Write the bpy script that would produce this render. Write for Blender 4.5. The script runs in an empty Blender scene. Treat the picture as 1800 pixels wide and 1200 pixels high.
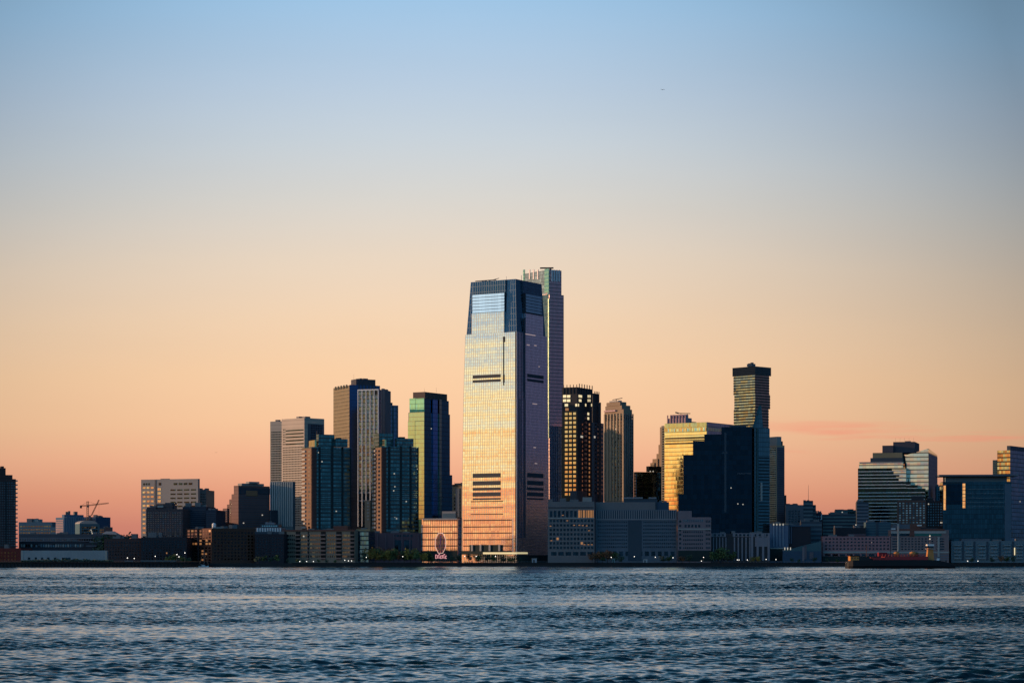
import bpy, math, random
from math import radians as R, sin, cos, tan, pi
import numpy as np
random.seed(7)
sc = bpy.context.scene
F, CX, HY, CH = 4000.0, 900.0, 978.0, 7.5
G = 2.4                                   # quay level above the river
col = bpy.data.collections.new("city"); sc.collection.children.link(col)

# ------------------------------------------------------------------ node helpers
class NT:
    def __init__(s, nt): s.nt = nt
    def n(s, t, **kw):
        nd = s.nt.nodes.new(t)
        for k, v in kw.items(): setattr(nd, k, v)
        return nd
    def put(s, sock, v):
        if isinstance(v, bpy.types.NodeSocket): s.nt.links.new(v, sock)
        else: sock.default_value = v
    def m(s, op, a, b=0.0, c=None):
        nd = s.n('ShaderNodeMath', operation=op); s.put(nd.inputs[0], a); s.put(nd.inputs[1], b)
        if c is not None: s.put(nd.inputs[2], c)
        return nd.outputs[0]
    def v(s, op, a, b=None, sc_=None):
        nd = s.n('ShaderNodeVectorMath', operation=op); s.put(nd.inputs[0], a)
        if b is not None: s.put(nd.inputs[1], b)
        if sc_ is not None: s.put(nd.inputs['Scale'], sc_)
        return nd.outputs[0]
    def mix(s, f, a, b):
        nd = s.n('ShaderNodeMix', data_type='RGBA'); s.put(nd.inputs['Factor'], f)
        s.put(nd.inputs[6], a); s.put(nd.inputs[7], b); return nd.outputs[2]
    def mapr(s, x, a, b, c=0.0, d=1.0, smooth=True):
        nd = s.n('ShaderNodeMapRange', interpolation_type='SMOOTHSTEP' if smooth else 'LINEAR')
        s.put(nd.inputs[0], x); s.put(nd.inputs[1], a); s.put(nd.inputs[2], b); s.put(nd.inputs[3], c); s.put(nd.inputs[4], d)
        return nd.outputs[0]
    def comb(s, x, y, z):
        nd = s.n('ShaderNodeCombineXYZ'); s.put(nd.inputs[0], x); s.put(nd.inputs[1], y); s.put(nd.inputs[2], z); return nd.outputs[0]
    def sep(s, x):
        nd = s.n('ShaderNodeSeparateXYZ'); s.put(nd.inputs[0], x); return nd.outputs
    def noise(s, vec, scale, detail=2.0, rough=.5, out='Fac'):
        nd = s.n('ShaderNodeTexNoise'); s.put(nd.inputs['Vector'], vec); s.put(nd.inputs['Scale'], scale)
        s.put(nd.inputs['Detail'], detail); s.put(nd.inputs['Roughness'], rough); return nd.outputs[out]
def c4(c, k=1.0): return (c[0]*k, c[1]*k, c[2]*k, 1.0)
def s2l(r, g, b):
    f = lambda u: ((u/255+.055)/1.055)**2.4 if u > 10 else u/255/12.92
    return (f(r), f(g), f(b))
def new_mat(name):
    m = bpy.data.materials.new(name); m.use_nodes = True
    nt = NT(m.node_tree); p = m.node_tree.nodes['Principled BSDF']
    return m, nt, p

MATS = {}
def wall_mat(name, rgb, rough=.85, var=.18, course=0.0, spec=.3):
    if name in MATS: return MATS[name]
    m, t, p = new_mat(name)
    tc = t.n('ShaderNodeTexCoord'); ob = tc.outputs['Object']
    n1 = t.noise(ob, .06, 4, .6); n2 = t.noise(ob, 1.1, 2, .6)
    k = t.m('ADD', t.m('MULTIPLY', t.m('SUBTRACT', n1, .5), 2.2*var), t.m('MULTIPLY', t.m('SUBTRACT', n2, .5), var))
    if course:
        uv = t.sep(tc.outputs['UV'])[1]
        fr = t.m('FRACT', t.m('DIVIDE', uv, course))
        k = t.m('SUBTRACT', k, t.m('MULTIPLY', t.m('LESS_THAN', fr, .12), .35))
    k = t.m('ADD', k, 1.0)
    t.put(p.inputs['Base Color'], t.v('SCALE', rgb, sc_=k))
    p.inputs['Roughness'].default_value = rough
    p.inputs['Specular IOR Level'].default_value = spec
    MATS[name] = m; return m

def glass_mat(name, tint, pw=1.6, ph=3.6, mull=.10, floor=.12, frame=(.05,.05,.055), rough=.06, tilt=.012,
              bow=0.0, var=.25, span=0.0, spanc=None, fmetal=0.6, lit=0.0, frough=.45, wave=0.0):
    """curtain wall: reflective panes in a grid of frames laid out in metres on the facade's UV"""
    if name in MATS: return MATS[name]
    m, t, p = new_mat(name)
    tc = t.n('ShaderNodeTexCoord'); uv = t.sep(tc.outputs['UV'])
    u = t.m('DIVIDE', uv[0], pw); v = t.m('DIVIDE', uv[1], ph)
    fu = t.m('FRACT', u); fv = t.m('FRACT', v)
    cell = t.comb(t.m('FLOOR', u), t.m('FLOOR', v), 0.0)
    wn = t.n('ShaderNodeTexWhiteNoise', noise_dimensions='2D'); t.put(wn.inputs['Vector'], cell)
    rnd = wn.outputs['Value']; rc = t.sep(wn.outputs['Color'])
    fr = t.m('MAXIMUM', t.m('LESS_THAN', fu, mull), t.m('LESS_THAN', fv, floor))
    k = t.m('ADD', 1.0 - var*.5, t.m('MULTIPLY', rnd, var))
    glass = t.v('SCALE', tint, sc_=k)
    base = glass
    if span > 0:
        sp = t.m('MULTIPLY', t.m('GREATER_THAN', fv, 1-span), 1.0)
        base = t.mix(sp, base, c4(spanc))
    base = t.mix(fr, base, c4(frame))
    t.put(p.inputs['Base Color'], base)
    t.put(p.inputs['Metallic'], t.m('SUBTRACT', 1.0, t.m('MULTIPLY', fr, 1-fmetal)))
    t.put(p.inputs['Roughness'], t.m('ADD', rough, t.m('MULTIPLY', fr, frough)))
    geo = t.n('ShaderNodeNewGeometry')
    jz = t.m('MULTIPLY', t.m('SUBTRACT', rc[2], .5), tilt*2)
    if bow: jz = t.m('ADD', jz, t.m('MULTIPLY', t.m('SUBTRACT', fv, .5), bow))
    if wave:
        w = t.noise(t.comb(t.m('MULTIPLY', uv[0], .008), t.m('MULTIPLY', uv[1], .21), 3.3), 1.0, 2, .55)
        jz = t.m('ADD', jz, t.m('MULTIPLY', t.m('SUBTRACT', w, .5), wave))
    j = t.comb(t.m('MULTIPLY', t.m('SUBTRACT', rc[0], .5), tilt*2), t.m('MULTIPLY', t.m('SUBTRACT', rc[1], .5), tilt*2), jz)
    t.put(p.inputs['Normal'], t.v('NORMALIZE', t.v('ADD', geo.outputs['Normal'], j)))
    if lit > 0:
        wn2 = t.n('ShaderNodeTexWhiteNoise', noise_dimensions='3D'); t.put(wn2.inputs['Vector'], t.v('ADD', cell, (13.7, 5.1, 9.0)))
        on = t.m('MULTIPLY', t.m('LESS_THAN', wn2.outputs['Value'], lit), t.m('SUBTRACT', 1.0, fr))
        p.inputs['Emission Color'].default_value = (1, .72, .38, 1)
        t.put(p.inputs['Emission Strength'], t.m('MULTIPLY', on, .5))
    MATS[name] = m; return m

def pane_mat(name, tint, rough=.08, tilt=.02, var=.5, metallic=1.0):
    """window glass: every window object gets its own slight tilt and tone"""
    if name in MATS: return MATS[name]
    m, t, p = new_mat(name)
    geo = t.n('ShaderNodeNewGeometry')
    wn = t.n('ShaderNodeTexWhiteNoise', noise_dimensions='3D')
    t.put(wn.inputs['Vector'], t.v('FLOOR', t.v('MULTIPLY', geo.outputs['Position'], (.5, .5, .35))))
    rc = wn.outputs['Color']
    t.put(p.inputs['Base Color'], t.v('SCALE', tint, sc_=t.m('ADD', 1-var*.5, t.m('MULTIPLY', wn.outputs['Value'], var))))
    p.inputs['Metallic'].default_value = metallic; p.inputs['Roughness'].default_value = rough
    j = t.v('SCALE', t.v('SUBTRACT', rc, (.5, .5, .5)), sc_=tilt*2)
    t.put(p.inputs['Normal'], t.v('NORMALIZE', t.v('ADD', geo.outputs['Normal'], j)))
    MATS[name] = m; return m

def emit_mat(name, rgb, strength):
    if name in MATS: return MATS[name]
    m, t, p = new_mat(name)
    p.inputs['Base Color'].default_value = c4(rgb, .5)
    p.inputs['Emission Color'].default_value = c4(rgb); p.inputs['Emission Strength'].default_value = strength
    MATS[name] = m; return m

# ------------------------------------------------------------------ mesh helper
class MB:
    def __init__(s): s.v, s.f, s.uv, s.mi = [], [], [], []
    def face(s, pts, uvs=None, mi=0):
        i = len(s.v); s.v += [tuple(p) for p in pts]; s.f.append(tuple(range(i, i+len(pts))))
        s.uv.append(uvs or [(p[0]+p[1], p[2]) for p in pts]); s.mi.append(mi)
    def prism(s, poly, z0, z1, bottom=False, mi=0, roof_mi=None, ztop=None, top=True):
        """poly counter-clockwise from above; ztop optional per-vertex heights"""
        n = len(poly); zt = ztop or [z1]*n; run = 0.0
        for i in range(n):
            a, b = poly[i], poly[(i+1) % n]; d = math.dist(a, b)
            s.face([(a[0], a[1], z0), (b[0], b[1], z0), (b[0], b[1], zt[(i+1) % n]), (a[0], a[1], zt[i])],
                   [(run, z0), (run+d, z0), (run+d, zt[(i+1) % n]), (run, zt[i])], mi)
            run += d
        if top: s.face([(p[0], p[1], z) for p, z in zip(poly, zt)], [(p[0], p[1]) for p in poly], mi if roof_mi is None else roof_mi)
        if bottom: s.face([(p[0], p[1], z0) for p in reversed(poly)], None, mi)
    def box(s, x0, x1, y0, y1, z0, z1, bottom=True, mi=0, roof_mi=None):
        s.prism([(x0, y0), (x1, y0), (x1, y1), (x0, y1)], z0, z1, bottom, mi, roof_mi)
    def frustum(s, p0, z0, p1, z1, mi=0, top=True):
        n = len(p0); run = 0
        for i in range(n):
            k = (i+1) % n; d = math.dist(p0[i], p0[k])
            s.face([(*p0[i], z0), (*p0[k], z0), (*p1[k], z1), (*p1[i], z1)], [(run, z0), (run+d, z0), (run+d, z1), (run, z1)], mi); run += d
        if top: s.face([(*p, z1) for p in p1], None, mi)
    def tube(s, p, q, r, n=6, r2=None):
        p, q = np.array(p, float), np.array(q, float); d = q-p; d /= np.linalg.norm(d)
        a = np.cross(d, (0, 0, 1) if abs(d[2]) < .9 else (1, 0, 0)); a /= np.linalg.norm(a); b = np.cross(d, a)
        r2 = r if r2 is None else r2
        P = [p + r*(a*cos(t)+b*sin(t)) for t in np.linspace(0, 2*pi, n, endpoint=False)]
        Q = [q + r2*(a*cos(t)+b*sin(t)) for t in np.linspace(0, 2*pi, n, endpoint=False)]
        for i in range(n):
            k = (i+1) % n; s.face([P[i], P[k], Q[k], Q[i]])
        s.face(P[::-1]); s.face(Q)
    def ball(s, c, r, nu=8, nv=5, sz=1.0):
        pt = lambda i, j: (c[0]+r*sin(pi*j/nv)*cos(2*pi*i/nu), c[1]+r*sin(pi*j/nv)*sin(2*pi*i/nu), c[2]-sz*r*cos(pi*j/nv))
        for j in range(nv):
            for i in range(nu):
                q = [pt(i, j), pt(i+1, j), pt(i+1, j+1), pt(i, j+1)]
                if j == 0: q = [q[0], q[2], q[3]]
                elif j == nv-1: q = q[:3]
                s.face(q)
    def mesh(s, name, mats):
        me = bpy.data.meshes.new(name); me.from_pydata(s.v, [], s.f)
        for m in (mats if isinstance(mats, (list, tuple)) else [mats]): me.materials.append(m)
        uvl = me.uv_layers.new(name='UVMap'); k = 0
        flat = [c for f in s.uv for p in f for c in p]
        uvl.data.foreach_set('uv', flat)
        me.polygons.foreach_set('material_index', s.mi); me.update()
        return me
    def build(s, name, mats, parent=None, loc=None):
        o = bpy.data.objects.new(name, s.mesh(name, mats)); col.objects.link(o)
        if parent is not None: o.parent = parent
        if loc: o.location = loc
        return o

def tag(o, label=None, cat=None, group=None, kind=None):
    if label: o['label'] = label
    if cat: o['category'] = cat
    if group: o['group'] = group
    if kind: o['kind'] = kind
    return o
def empty(name, loc, rz=0.0):
    o = bpy.data.objects.new(name, None); o.empty_display_size = 2; o.location = loc; o.rotation_euler = (0, 0, rz)
    col.objects.link(o); return o
def at(px, py, D): return ((px-CX)/F*D, D, CH + (HY-py)/F*D)
def copy_tree(o, parent=None):
    c = o.copy(); col.objects.link(c); c.parent = parent
    for ch in o.children: copy_tree(ch, c)
    return c
ORD = ['first','second','third','fourth','fifth','sixth','seventh','eighth','ninth','tenth','eleventh','twelfth','thirteenth',
       'fourteenth','fifteenth','sixteenth','seventeenth','eighteenth','nineteenth','twentieth']

# ------------------------------------------------------------------ building helper
class Box:
    obj = None
    """an upright block placed by its nearest corner; left face is local y=0, right face local x=0"""
    def __init__(s, X, D, a): s.X, s.D, s.a = X, D, a
    def sl(s, px):
        t = (px-CX)/F; return (s.X - t*s.D)/(cos(s.a) + t*sin(s.a))
    def sr(s, px):
        t = (px-CX)/F; return (t*s.D - s.X)/(sin(s.a) - t*cos(s.a))
    def depth(s, face, q): return s.D + q*(sin(s.a) if face == 'l' else cos(s.a))
    def z(s, py, face='l', q=0.0): return CH + (HY-py)/F*s.depth(face, q) - G

class Bld:
    def __init__(s, name, label, cat, D, a, xl, xc, xr, ytop, mat, group=None, dep=35.0, roof=None, ybot=None, body='wall', skip_body=False, depl=None):
        s.a = R(a); s.mat = mat; s.n = 0; s.over = {}; s.D = D
        s.X = (xc-CX)/F*D
        s.o = empty(name, (s.X, D, G), -s.a); tag(s.o, label, cat, group)
        s.roof = roof or ROOF
        s.box = s.cur = None; s.nt = 0; s.nu = 0
        if not skip_body: s.tier(xl, xc, xr, ytop, None, mat, body, dep=dep, depl=depl)
        s.box = s.cur
    def tier(s, xl, xc, xr, ytop, ybase=None, mat=None, name='upper_tier', dD=0.0, dep=25.0, depl=None, cap=0.0, zb=None):
        b = Box((xc-CX)/F*(s.D+dD), s.D+dD, s.a); s.nt += 1
        L = b.sl(xl) if xl < xc else (depl or dep)
        W = b.sr(xr) if (xr > xc and tan(s.a) > (xr-CX)/F + .05) else dep
        z1 = b.z(ytop); z0 = 0.0 if ybase is None else b.z(ybase)
        if zb is not None: z0 = zb
        dx, dy = b.X-s.X, b.D-s.D
        ox = dx*cos(s.a) - dy*sin(s.a); oy = dx*sin(s.a) + dy*cos(s.a)
        b.ox, b.oy, b.L, b.W, b.z1, b.z0 = ox, oy, L, W, z1, z0
        mb = MB(); mb.prism([(ox-L, oy), (ox, oy), (ox, oy+W), (ox-L, oy+W)], z0, z1, False, 0, 1)
        s.cur = b; b.obj = mb.build(name, [mat or s.mat, s.roof], s.o)
        if cap:
            c = MB(); e = .35
            c.box(ox-L-e, ox+e, oy-e, oy, z1-cap, z1+.5); c.box(ox, ox+e, oy, oy+W+e, z1-cap, z1+.5)
            c.box(ox-L-e, ox-L, oy, oy+W+e, z1-cap, z1+.5); c.box(ox-L, ox, oy+W, oy+W+e, z1-cap, z1+.5)
            c.build('parapet', mat or s.mat, s.o)
        return b
    def rect(s, face, x0, x1, y0, y1, b=None):
        b = b or s.cur
        if face == 'l': q0, q1 = b.sl(x0), b.sl(x1)
        else: q0, q1 = b.sr(x0), b.sr(x1)
        qm = (q0+q1)/2; return q0, q1, b.z(y1, face, qm), b.z(y0, face, qm)   # z0,z1
    def slab(s, mb, face, q0, q1, z0, z1, out, b=None, inn=0.0):
        b = b or s.cur
        if face == 'l': mb.box(b.ox-max(q0, q1), b.ox-min(q0, q1), b.oy-out, b.oy-inn, z0, z1)
        else: mb.box(b.ox+inn, b.ox+out, b.oy+min(q0, q1), b.oy+max(q0, q1), z0, z1)
    def panel(s, face, x0, x1, y0, y1, mat, name='panel', out=.3, b=None):
        q0, q1, z0, z1 = s.rect(face, x0, x1, y0, y1, b); mb = MB(); s.slab(mb, face, q0, q1, z0, z1, out, b)
        return mb.build(name, mat, s.o)
    def bands(s, face, x0, x1, y0, y1, n, frac, mat, name='floor_band', out=.35, each=False, b=None, start=0.0):
        q0, q1, z0, z1 = s.rect(face, x0, x1, y0, y1, b); h = (z1-z0)/n; mb = MB()
        for i in range(n):
            if each: mb = MB()
            s.slab(mb, face, q0, q1, z0+(i+start)*h, z0+(i+start+frac)*h, out, b)
            if each: mb.build(name, mat, s.o)
        if not each: mb.build(name, mat, s.o)
    def ribs(s, face, x0, x1, y0, y1, n, frac, mat, name='pier', out=.6, b=None, each=False):
        q0, q1, z0, z1 = s.rect(face, x0, x1, y0, y1, b); w = (q1-q0)/(n-1) if n > 1 else 0; mb = MB(); r = abs(w)*frac/2 or .8
        for i in range(n):
            if each: mb = MB()
            c = q0+i*w; s.slab(mb, face, c-r, c+r, z0, z1, out, b)
            if each: mb.build(name, mat, s.o)
        if not each: mb.build(name, mat, s.o)
    def win(s, face, x0, x1, y0, y1, cols, rows, fw, fh, mat, name='window', out=.12, b=None, skip=0.0, only=None, mats=None):
        q0, q1, z0, z1 = s.rect(face, x0, x1, y0, y1, b); bb = b or s.cur
        w, h = abs(q1-q0)/cols, (z1-z0)/rows; qa = min(q0, q1); me = {}
        for r in range(rows-1, -1, -1):
            for c in range(cols):
                if only is not None and (c, rows-1-r) not in only: continue
                if skip and random.random() < skip: continue
                mt = mat
                if mats and random.random() < mats[1]: mt = mats[0]
                ww, hh = w*fw, h*fh
                qc, zc = qa+(c+.5)*w, z0+(r+.5)*h
                if s.n < 98:
                    if mt.name not in me:
                        k = MB(); k.box(-ww/2, ww/2, -out, .0, -hh/2, hh/2); me[mt.name] = k.mesh(name, mt)
                    o = bpy.data.objects.new(name, me[mt.name]); col.objects.link(o); o.parent = s.o
                    if face == 'l': o.location = (bb.ox-qc, bb.oy, zc)
                    else: o.location = (bb.ox, bb.oy+qc, zc); o.rotation_euler = (0, 0, pi/2)
                    s.n += 1
                else:
                    k = s.over.setdefault(name, (MB(), []))
                    if mt not in k[1]: k[1].append(mt)
                    i0 = len(k[0].mi); s.slab(k[0], face, qc-ww/2, qc+ww/2, zc-hh/2, zc+hh/2, out, bb)
                    for i in range(i0, len(k[0].mi)): k[0].mi[i] = k[1].index(mt)
    def lights(s, face, pts, size=.6, mat=None, b=None, name='lit_window'):
        for (px, py) in pts:
            q = (b or s.cur).sl(px) if face == 'l' else (b or s.cur).sr(px); z = (b or s.cur).z(py, face, q)
            mb = MB(); s.slab(mb, face, q-size/2, q+size/2, z-size*.5, z+size*.5, .2, b); mb.build(name, mat or LITW, s.o)
    def units(s, n, b=None, seed=1, h=(1.5, 4), mat=None):
        b = b or s.cur; rd = random.Random(seed); s.nu += 1
        for i in range(n):
            w = min(b.L*.25, rd.uniform(2.5, 7)); d = min(b.W*.25, rd.uniform(2.5, 6))
            x = b.ox - rd.uniform(.08, .92)*b.L; y = b.oy + rd.uniform(.1, .6)*b.W
            x = min(max(x, b.ox-b.L+w), b.ox-w*.2); mb = MB(); mb.box(x-w, x, y, y+d, b.z1, b.z1+rd.uniform(*h), False)
            mb.build('roof_unit', mat or UNIT, s.o)
    def mast(s, px, ytop, b=None, r=.18, dy=4.0):
        b = b or s.cur; D = b.depth('l', 0)+dy; t = (px-CX)/F; X = t*D
        dx, dyy = X-s.X, D-s.D; x = dx*cos(s.a)-dyy*sin(s.a); y = dx*sin(s.a)+dyy*cos(s.a)
        mb = MB(); mb.tube((x, y, b.z1), (x, y, CH+(HY-ytop)/F*D-G), r, 5, r*.5); mb.build('antenna', STEEL, s.o)
    def done(s):
        if s.nt == 1 and s.nu == 0 and s.box and s.box.obj and min(s.box.L, s.box.W) > 5: s.units(4, b=s.box, seed=int(s.D*7+s.X), h=(.7, 2.0))
        elif s.cur and s.cur is not s.box and s.nu == 0 and min(s.cur.L, s.cur.W) > 4 and hasattr(s.cur, 'L'): s.units(2, b=s.cur, seed=int(s.D*3+s.X), h=(.5, 1.3))
        for nm, (mb, ms) in s.over.items(): tag(mb.build(nm, ms, s.o), kind='stuff')

# ------------------------------------------------------------------ shared materials
ROOF = wall_mat('roof_felt', (.045,.045,.05), .9, .3)
UNIT = wall_mat('grey_metal_units', (.16,.16,.17), .6, .3)
STEEL = wall_mat('painted_steel', (.12,.11,.11), .5, .1)
LITW = emit_mat('lamp_white', (1, .88, .70), .45)
LITY = emit_mat('lit_room_yellow', (1, .80, .45), .85)
LITO = emit_mat('orange_window_glow', (1, .42, .15), .30)
DARKW = pane_mat('dark_window_glass', (.11,.13,.145))
DEEPW = pane_mat('deep_window_glass', (.035,.045,.055))
MIRW = pane_mat('mirror_window_glass', (.62,.6,.55), tilt=.012, var=.4)
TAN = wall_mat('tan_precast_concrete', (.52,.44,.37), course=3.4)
GREYC = wall_mat('grey_concrete', (.30,.29,.28))
PALEC = wall_mat('pale_limestone', (.38,.36,.34))
BRICKR = wall_mat('red_brown_brick', (.16,.07,.055), course=3.1)
BRICKD = wall_mat('dark_brown_brick', (.075,.045,.045), course=3.1)
BRICKP = wall_mat('pink_brick', (.34,.17,.18))
BROWN = wall_mat('brown_stone', (.30,.225,.16))
BLACKM = wall_mat('black_metal', (.015,.017,.022), .5, .2)
NAVYM = wall_mat('navy_metal', (.04,.06,.085), .5, .2)
WHITE = wall_mat('white_paint', (.75,.75,.75), .6, .1)
TEALG = glass_mat('teal_residential_glass', (.075,.165,.175), 2.4, 3.1, .14, .30, (.035,.06,.07), .1, .03, var=.6, fmetal=.2)
NAVYG = glass_mat('navy_curtain_glass', (.10,.16,.24), 1.6, 3.8, .10, .10, (.01,.014,.02), .06, .01, var=.3)
BLACKG = glass_mat('black_curtain_glass', (.014,.026,.038), 3.0, 3.9, .05, .07, (.008,.01,.014), .05, .006, var=.35, lit=.0003)

# ------------------------------------------------------------------ camera
cam = bpy.data.cameras.new('camera'); cam.sensor_width = 36; cam.lens = 36*F/1800; cam.shift_y = (HY-600)/1800
cam.clip_start = 1; cam.clip_end = 120000
co = bpy.data.objects.new('camera', cam); sc.collection.objects.link(co)
co.location = (0, 0, CH); co.rotation_euler = (pi/2, 0, 0); sc.camera = co

# ------------------------------------------------------------------ sun and sky
SUN_AZ, SUN_EL = 80.0, 7.5                 # degrees left of the view, and above the horizon
sd = bpy.data.lights.new('sun', 'SUN'); sd.energy = 4.2; sd.angle = R(.6); sd.color = (1, .60, .34)
so = bpy.data.objects.new('sun', sd); sc.collection.objects.link(so)
el, az = R(SUN_EL), R(SUN_AZ)
from mathutils import Vector
so.rotation_euler = Vector((-sin(az)*cos(el), cos(az)*cos(el), sin(el))).to_track_quat('Z', 'Y').to_euler()

w = bpy.data.worlds.new("World"); sc.world = w; w.use_nodes = True
t = NT(w.node_tree); bg = w.node_tree.nodes['Background']
tc = t.n('ShaderNodeTexCoord'); dv = t.v('NORMALIZE', tc.outputs['Generated']); dx, dy, dz = t.sep(dv)
elev = t.m('MULTIPLY', t.m('ARCSINE', dz), 180/pi)
azl = t.m('MULTIPLY', t.m('ARCTAN2', t.m('MULTIPLY', dx, -1.0), dy), 180/pi)     # degrees left of the view
aq = t.m('DIVIDE', t.m('SUBTRACT', azl, 1.5), 13.0)
arch = t.m('ADD', 1.0, t.m('MINIMUM', t.m('MULTIPLY', t.m('MULTIPLY', aq, aq), .10), .3))
te = t.m('POWER', t.m('DIVIDE', t.m('MINIMUM', t.m('MULTIPLY', t.m('MAXIMUM', elev, 0.0), arch), 90.0), 90.0), .5)            # more room near the horizon
def ramp(stops, k=1.0):
    nd = t.n('ShaderNodeValToRGB'); cr = nd.color_ramp; cr.interpolation = 'LINEAR'
    t.put(nd.inputs[0], te)
    for i, (e, c) in enumerate(stops):
        pos = (e/90)**.5
        el_ = cr.elements[i] if i < 2 else cr.elements.new(pos)
        el_.position = pos; el_.color = c4(s2l(*c))
    return t.v('SCALE', nd.outputs[0], sc_=k)
FRONT = ramp([(0,(196,116,108)),(.8,(214,136,116)),(1.55,(232,158,127)),(2.55,(246,184,147)),(3.4,(250,200,158)),(4.7,(251,209,168)),
              (6.0,(245,213,180)),(7.5,(234,215,194)),(9.0,(216,213,207)),(10.4,(200,210,218)),(11.8,(184,204,224)),(13.9,(158,197,230)),
              (20,(80,140,178)),(34,(34,86,122)),(60,(20,48,84)),(90,(12,30,62))])
GLOW = ramp([(0,(238,124,90)),(.8,(243,142,92)),(1.6,(248,166,100)),(2.6,(250,200,128)),(3.8,(251,220,152)),(5.0,(242,228,180)),(6.0,(226,222,192)),
             (7.2,(196,206,200)),(9,(160,185,205)),(15,(150,185,212)),(28,(195,215,228)),(50,(60,95,145)),(90,(12,30,62))], 1.15)
DARK = ramp([(0,(30,60,92)),(1.5,(44,62,94)),(3.2,(68,66,98)),(5.5,(88,78,106)),(8,(70,80,112)),(14,(52,90,128)),(30,(46,92,132)),(60,(32,68,104)),(90,(20,48,80))])
wf = t.m('MULTIPLY', t.mapr(azl, -50, -22), t.m('SUBTRACT', 1.0, t.mapr(azl, 60, 84)))
wg = t.m('MULTIPLY', t.mapr(azl, 62, 86), t.m('SUBTRACT', 1.0, t.mapr(azl, 148, 164)))
q = t.m('DIVIDE', t.m('SUBTRACT', azl, 2.0), 13.0)
fall = t.m('SUBTRACT', 1.0, t.m('MINIMUM', t.m('MULTIPLY', t.m('MULTIPLY', q, q), t.m('ADD', .22, t.m('MULTIPLY', t.m('MINIMUM', elev, 14.0), .016))), .5))
hz = t.noise(t.comb(t.m('MULTIPLY', azl, .07), t.m('MULTIPLY', elev, .45), 4.4), 1.0, 4, .55)
front = t.v('SCALE', FRONT, sc_=t.m('MULTIPLY', fall, t.m('ADD', .965, t.m('MULTIPLY', hz, .07))))
# thin coral cloud streaks low in the right of the sky
cv = t.comb(t.m('MULTIPLY', azl, .16), t.m('MULTIPLY', elev, 2.6), 1.7)
cn = t.noise(cv, 1.0, 4, .55)
cl = t.m('MULTIPLY', t.mapr(cn, .52, .72), t.m('MULTIPLY', t.mapr(azl, -3.5, -8.0), t.m('MULTIPLY', t.mapr(elev, 2.2, 2.7), t.m('SUBTRACT', 1.0, t.mapr(elev, 3.0, 3.7)))))
front = t.mix(t.m('MULTIPLY', cl, .5), front, c4(s2l(244, 130, 110)))
BACK = ramp([(0,(36,76,104)),(1.5,(42,82,110)),(3.2,(48,88,116)),(5.5,(56,94,122)),(14,(64,114,146)),(30,(62,112,146)),(60,(40,82,114)),(90,(20,48,80))], 2.4)  # unseen sky behind the camera, brightened to lift the shaded fronts
DARK = t.mix(t.mapr(t.m('ABSOLUTE', t.m('ADD', azl, -10.0)), 116, 158), DARK, BACK)
skyc = t.mix(t.m('MINIMUM', wf, 1.0), DARK, front)
skyc = t.mix(wg, skyc, GLOW)
nis = t.n('ShaderNodeTexSky', sky_type='NISHITA'); nis.sun_disc = False; nis.sun_elevation = el; nis.sun_rotation = R(-SUN_AZ)
nis.altitude = 5; nis.air_density = 1.0; nis.dust_density = 1.0
tot = t.v('ADD', skyc, t.v('SCALE', nis.outputs[0], sc_=.0012))
t.put(bg.inputs['Color'], tot); bg.inputs['Strength'].default_value = 1.0
sc.view_settings.view_transform = 'Standard'; sc.view_settings.look = 'None'; sc.view_settings.exposure = 0; sc.view_settings.gamma = 1
sc.cycles.max_bounces = 5; sc.cycles.glossy_bounces = 3; sc.cycles.diffuse_bounces = 2; sc.cycles.caustics_reflective = False
sc.cycles.use_denoising = True

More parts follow.
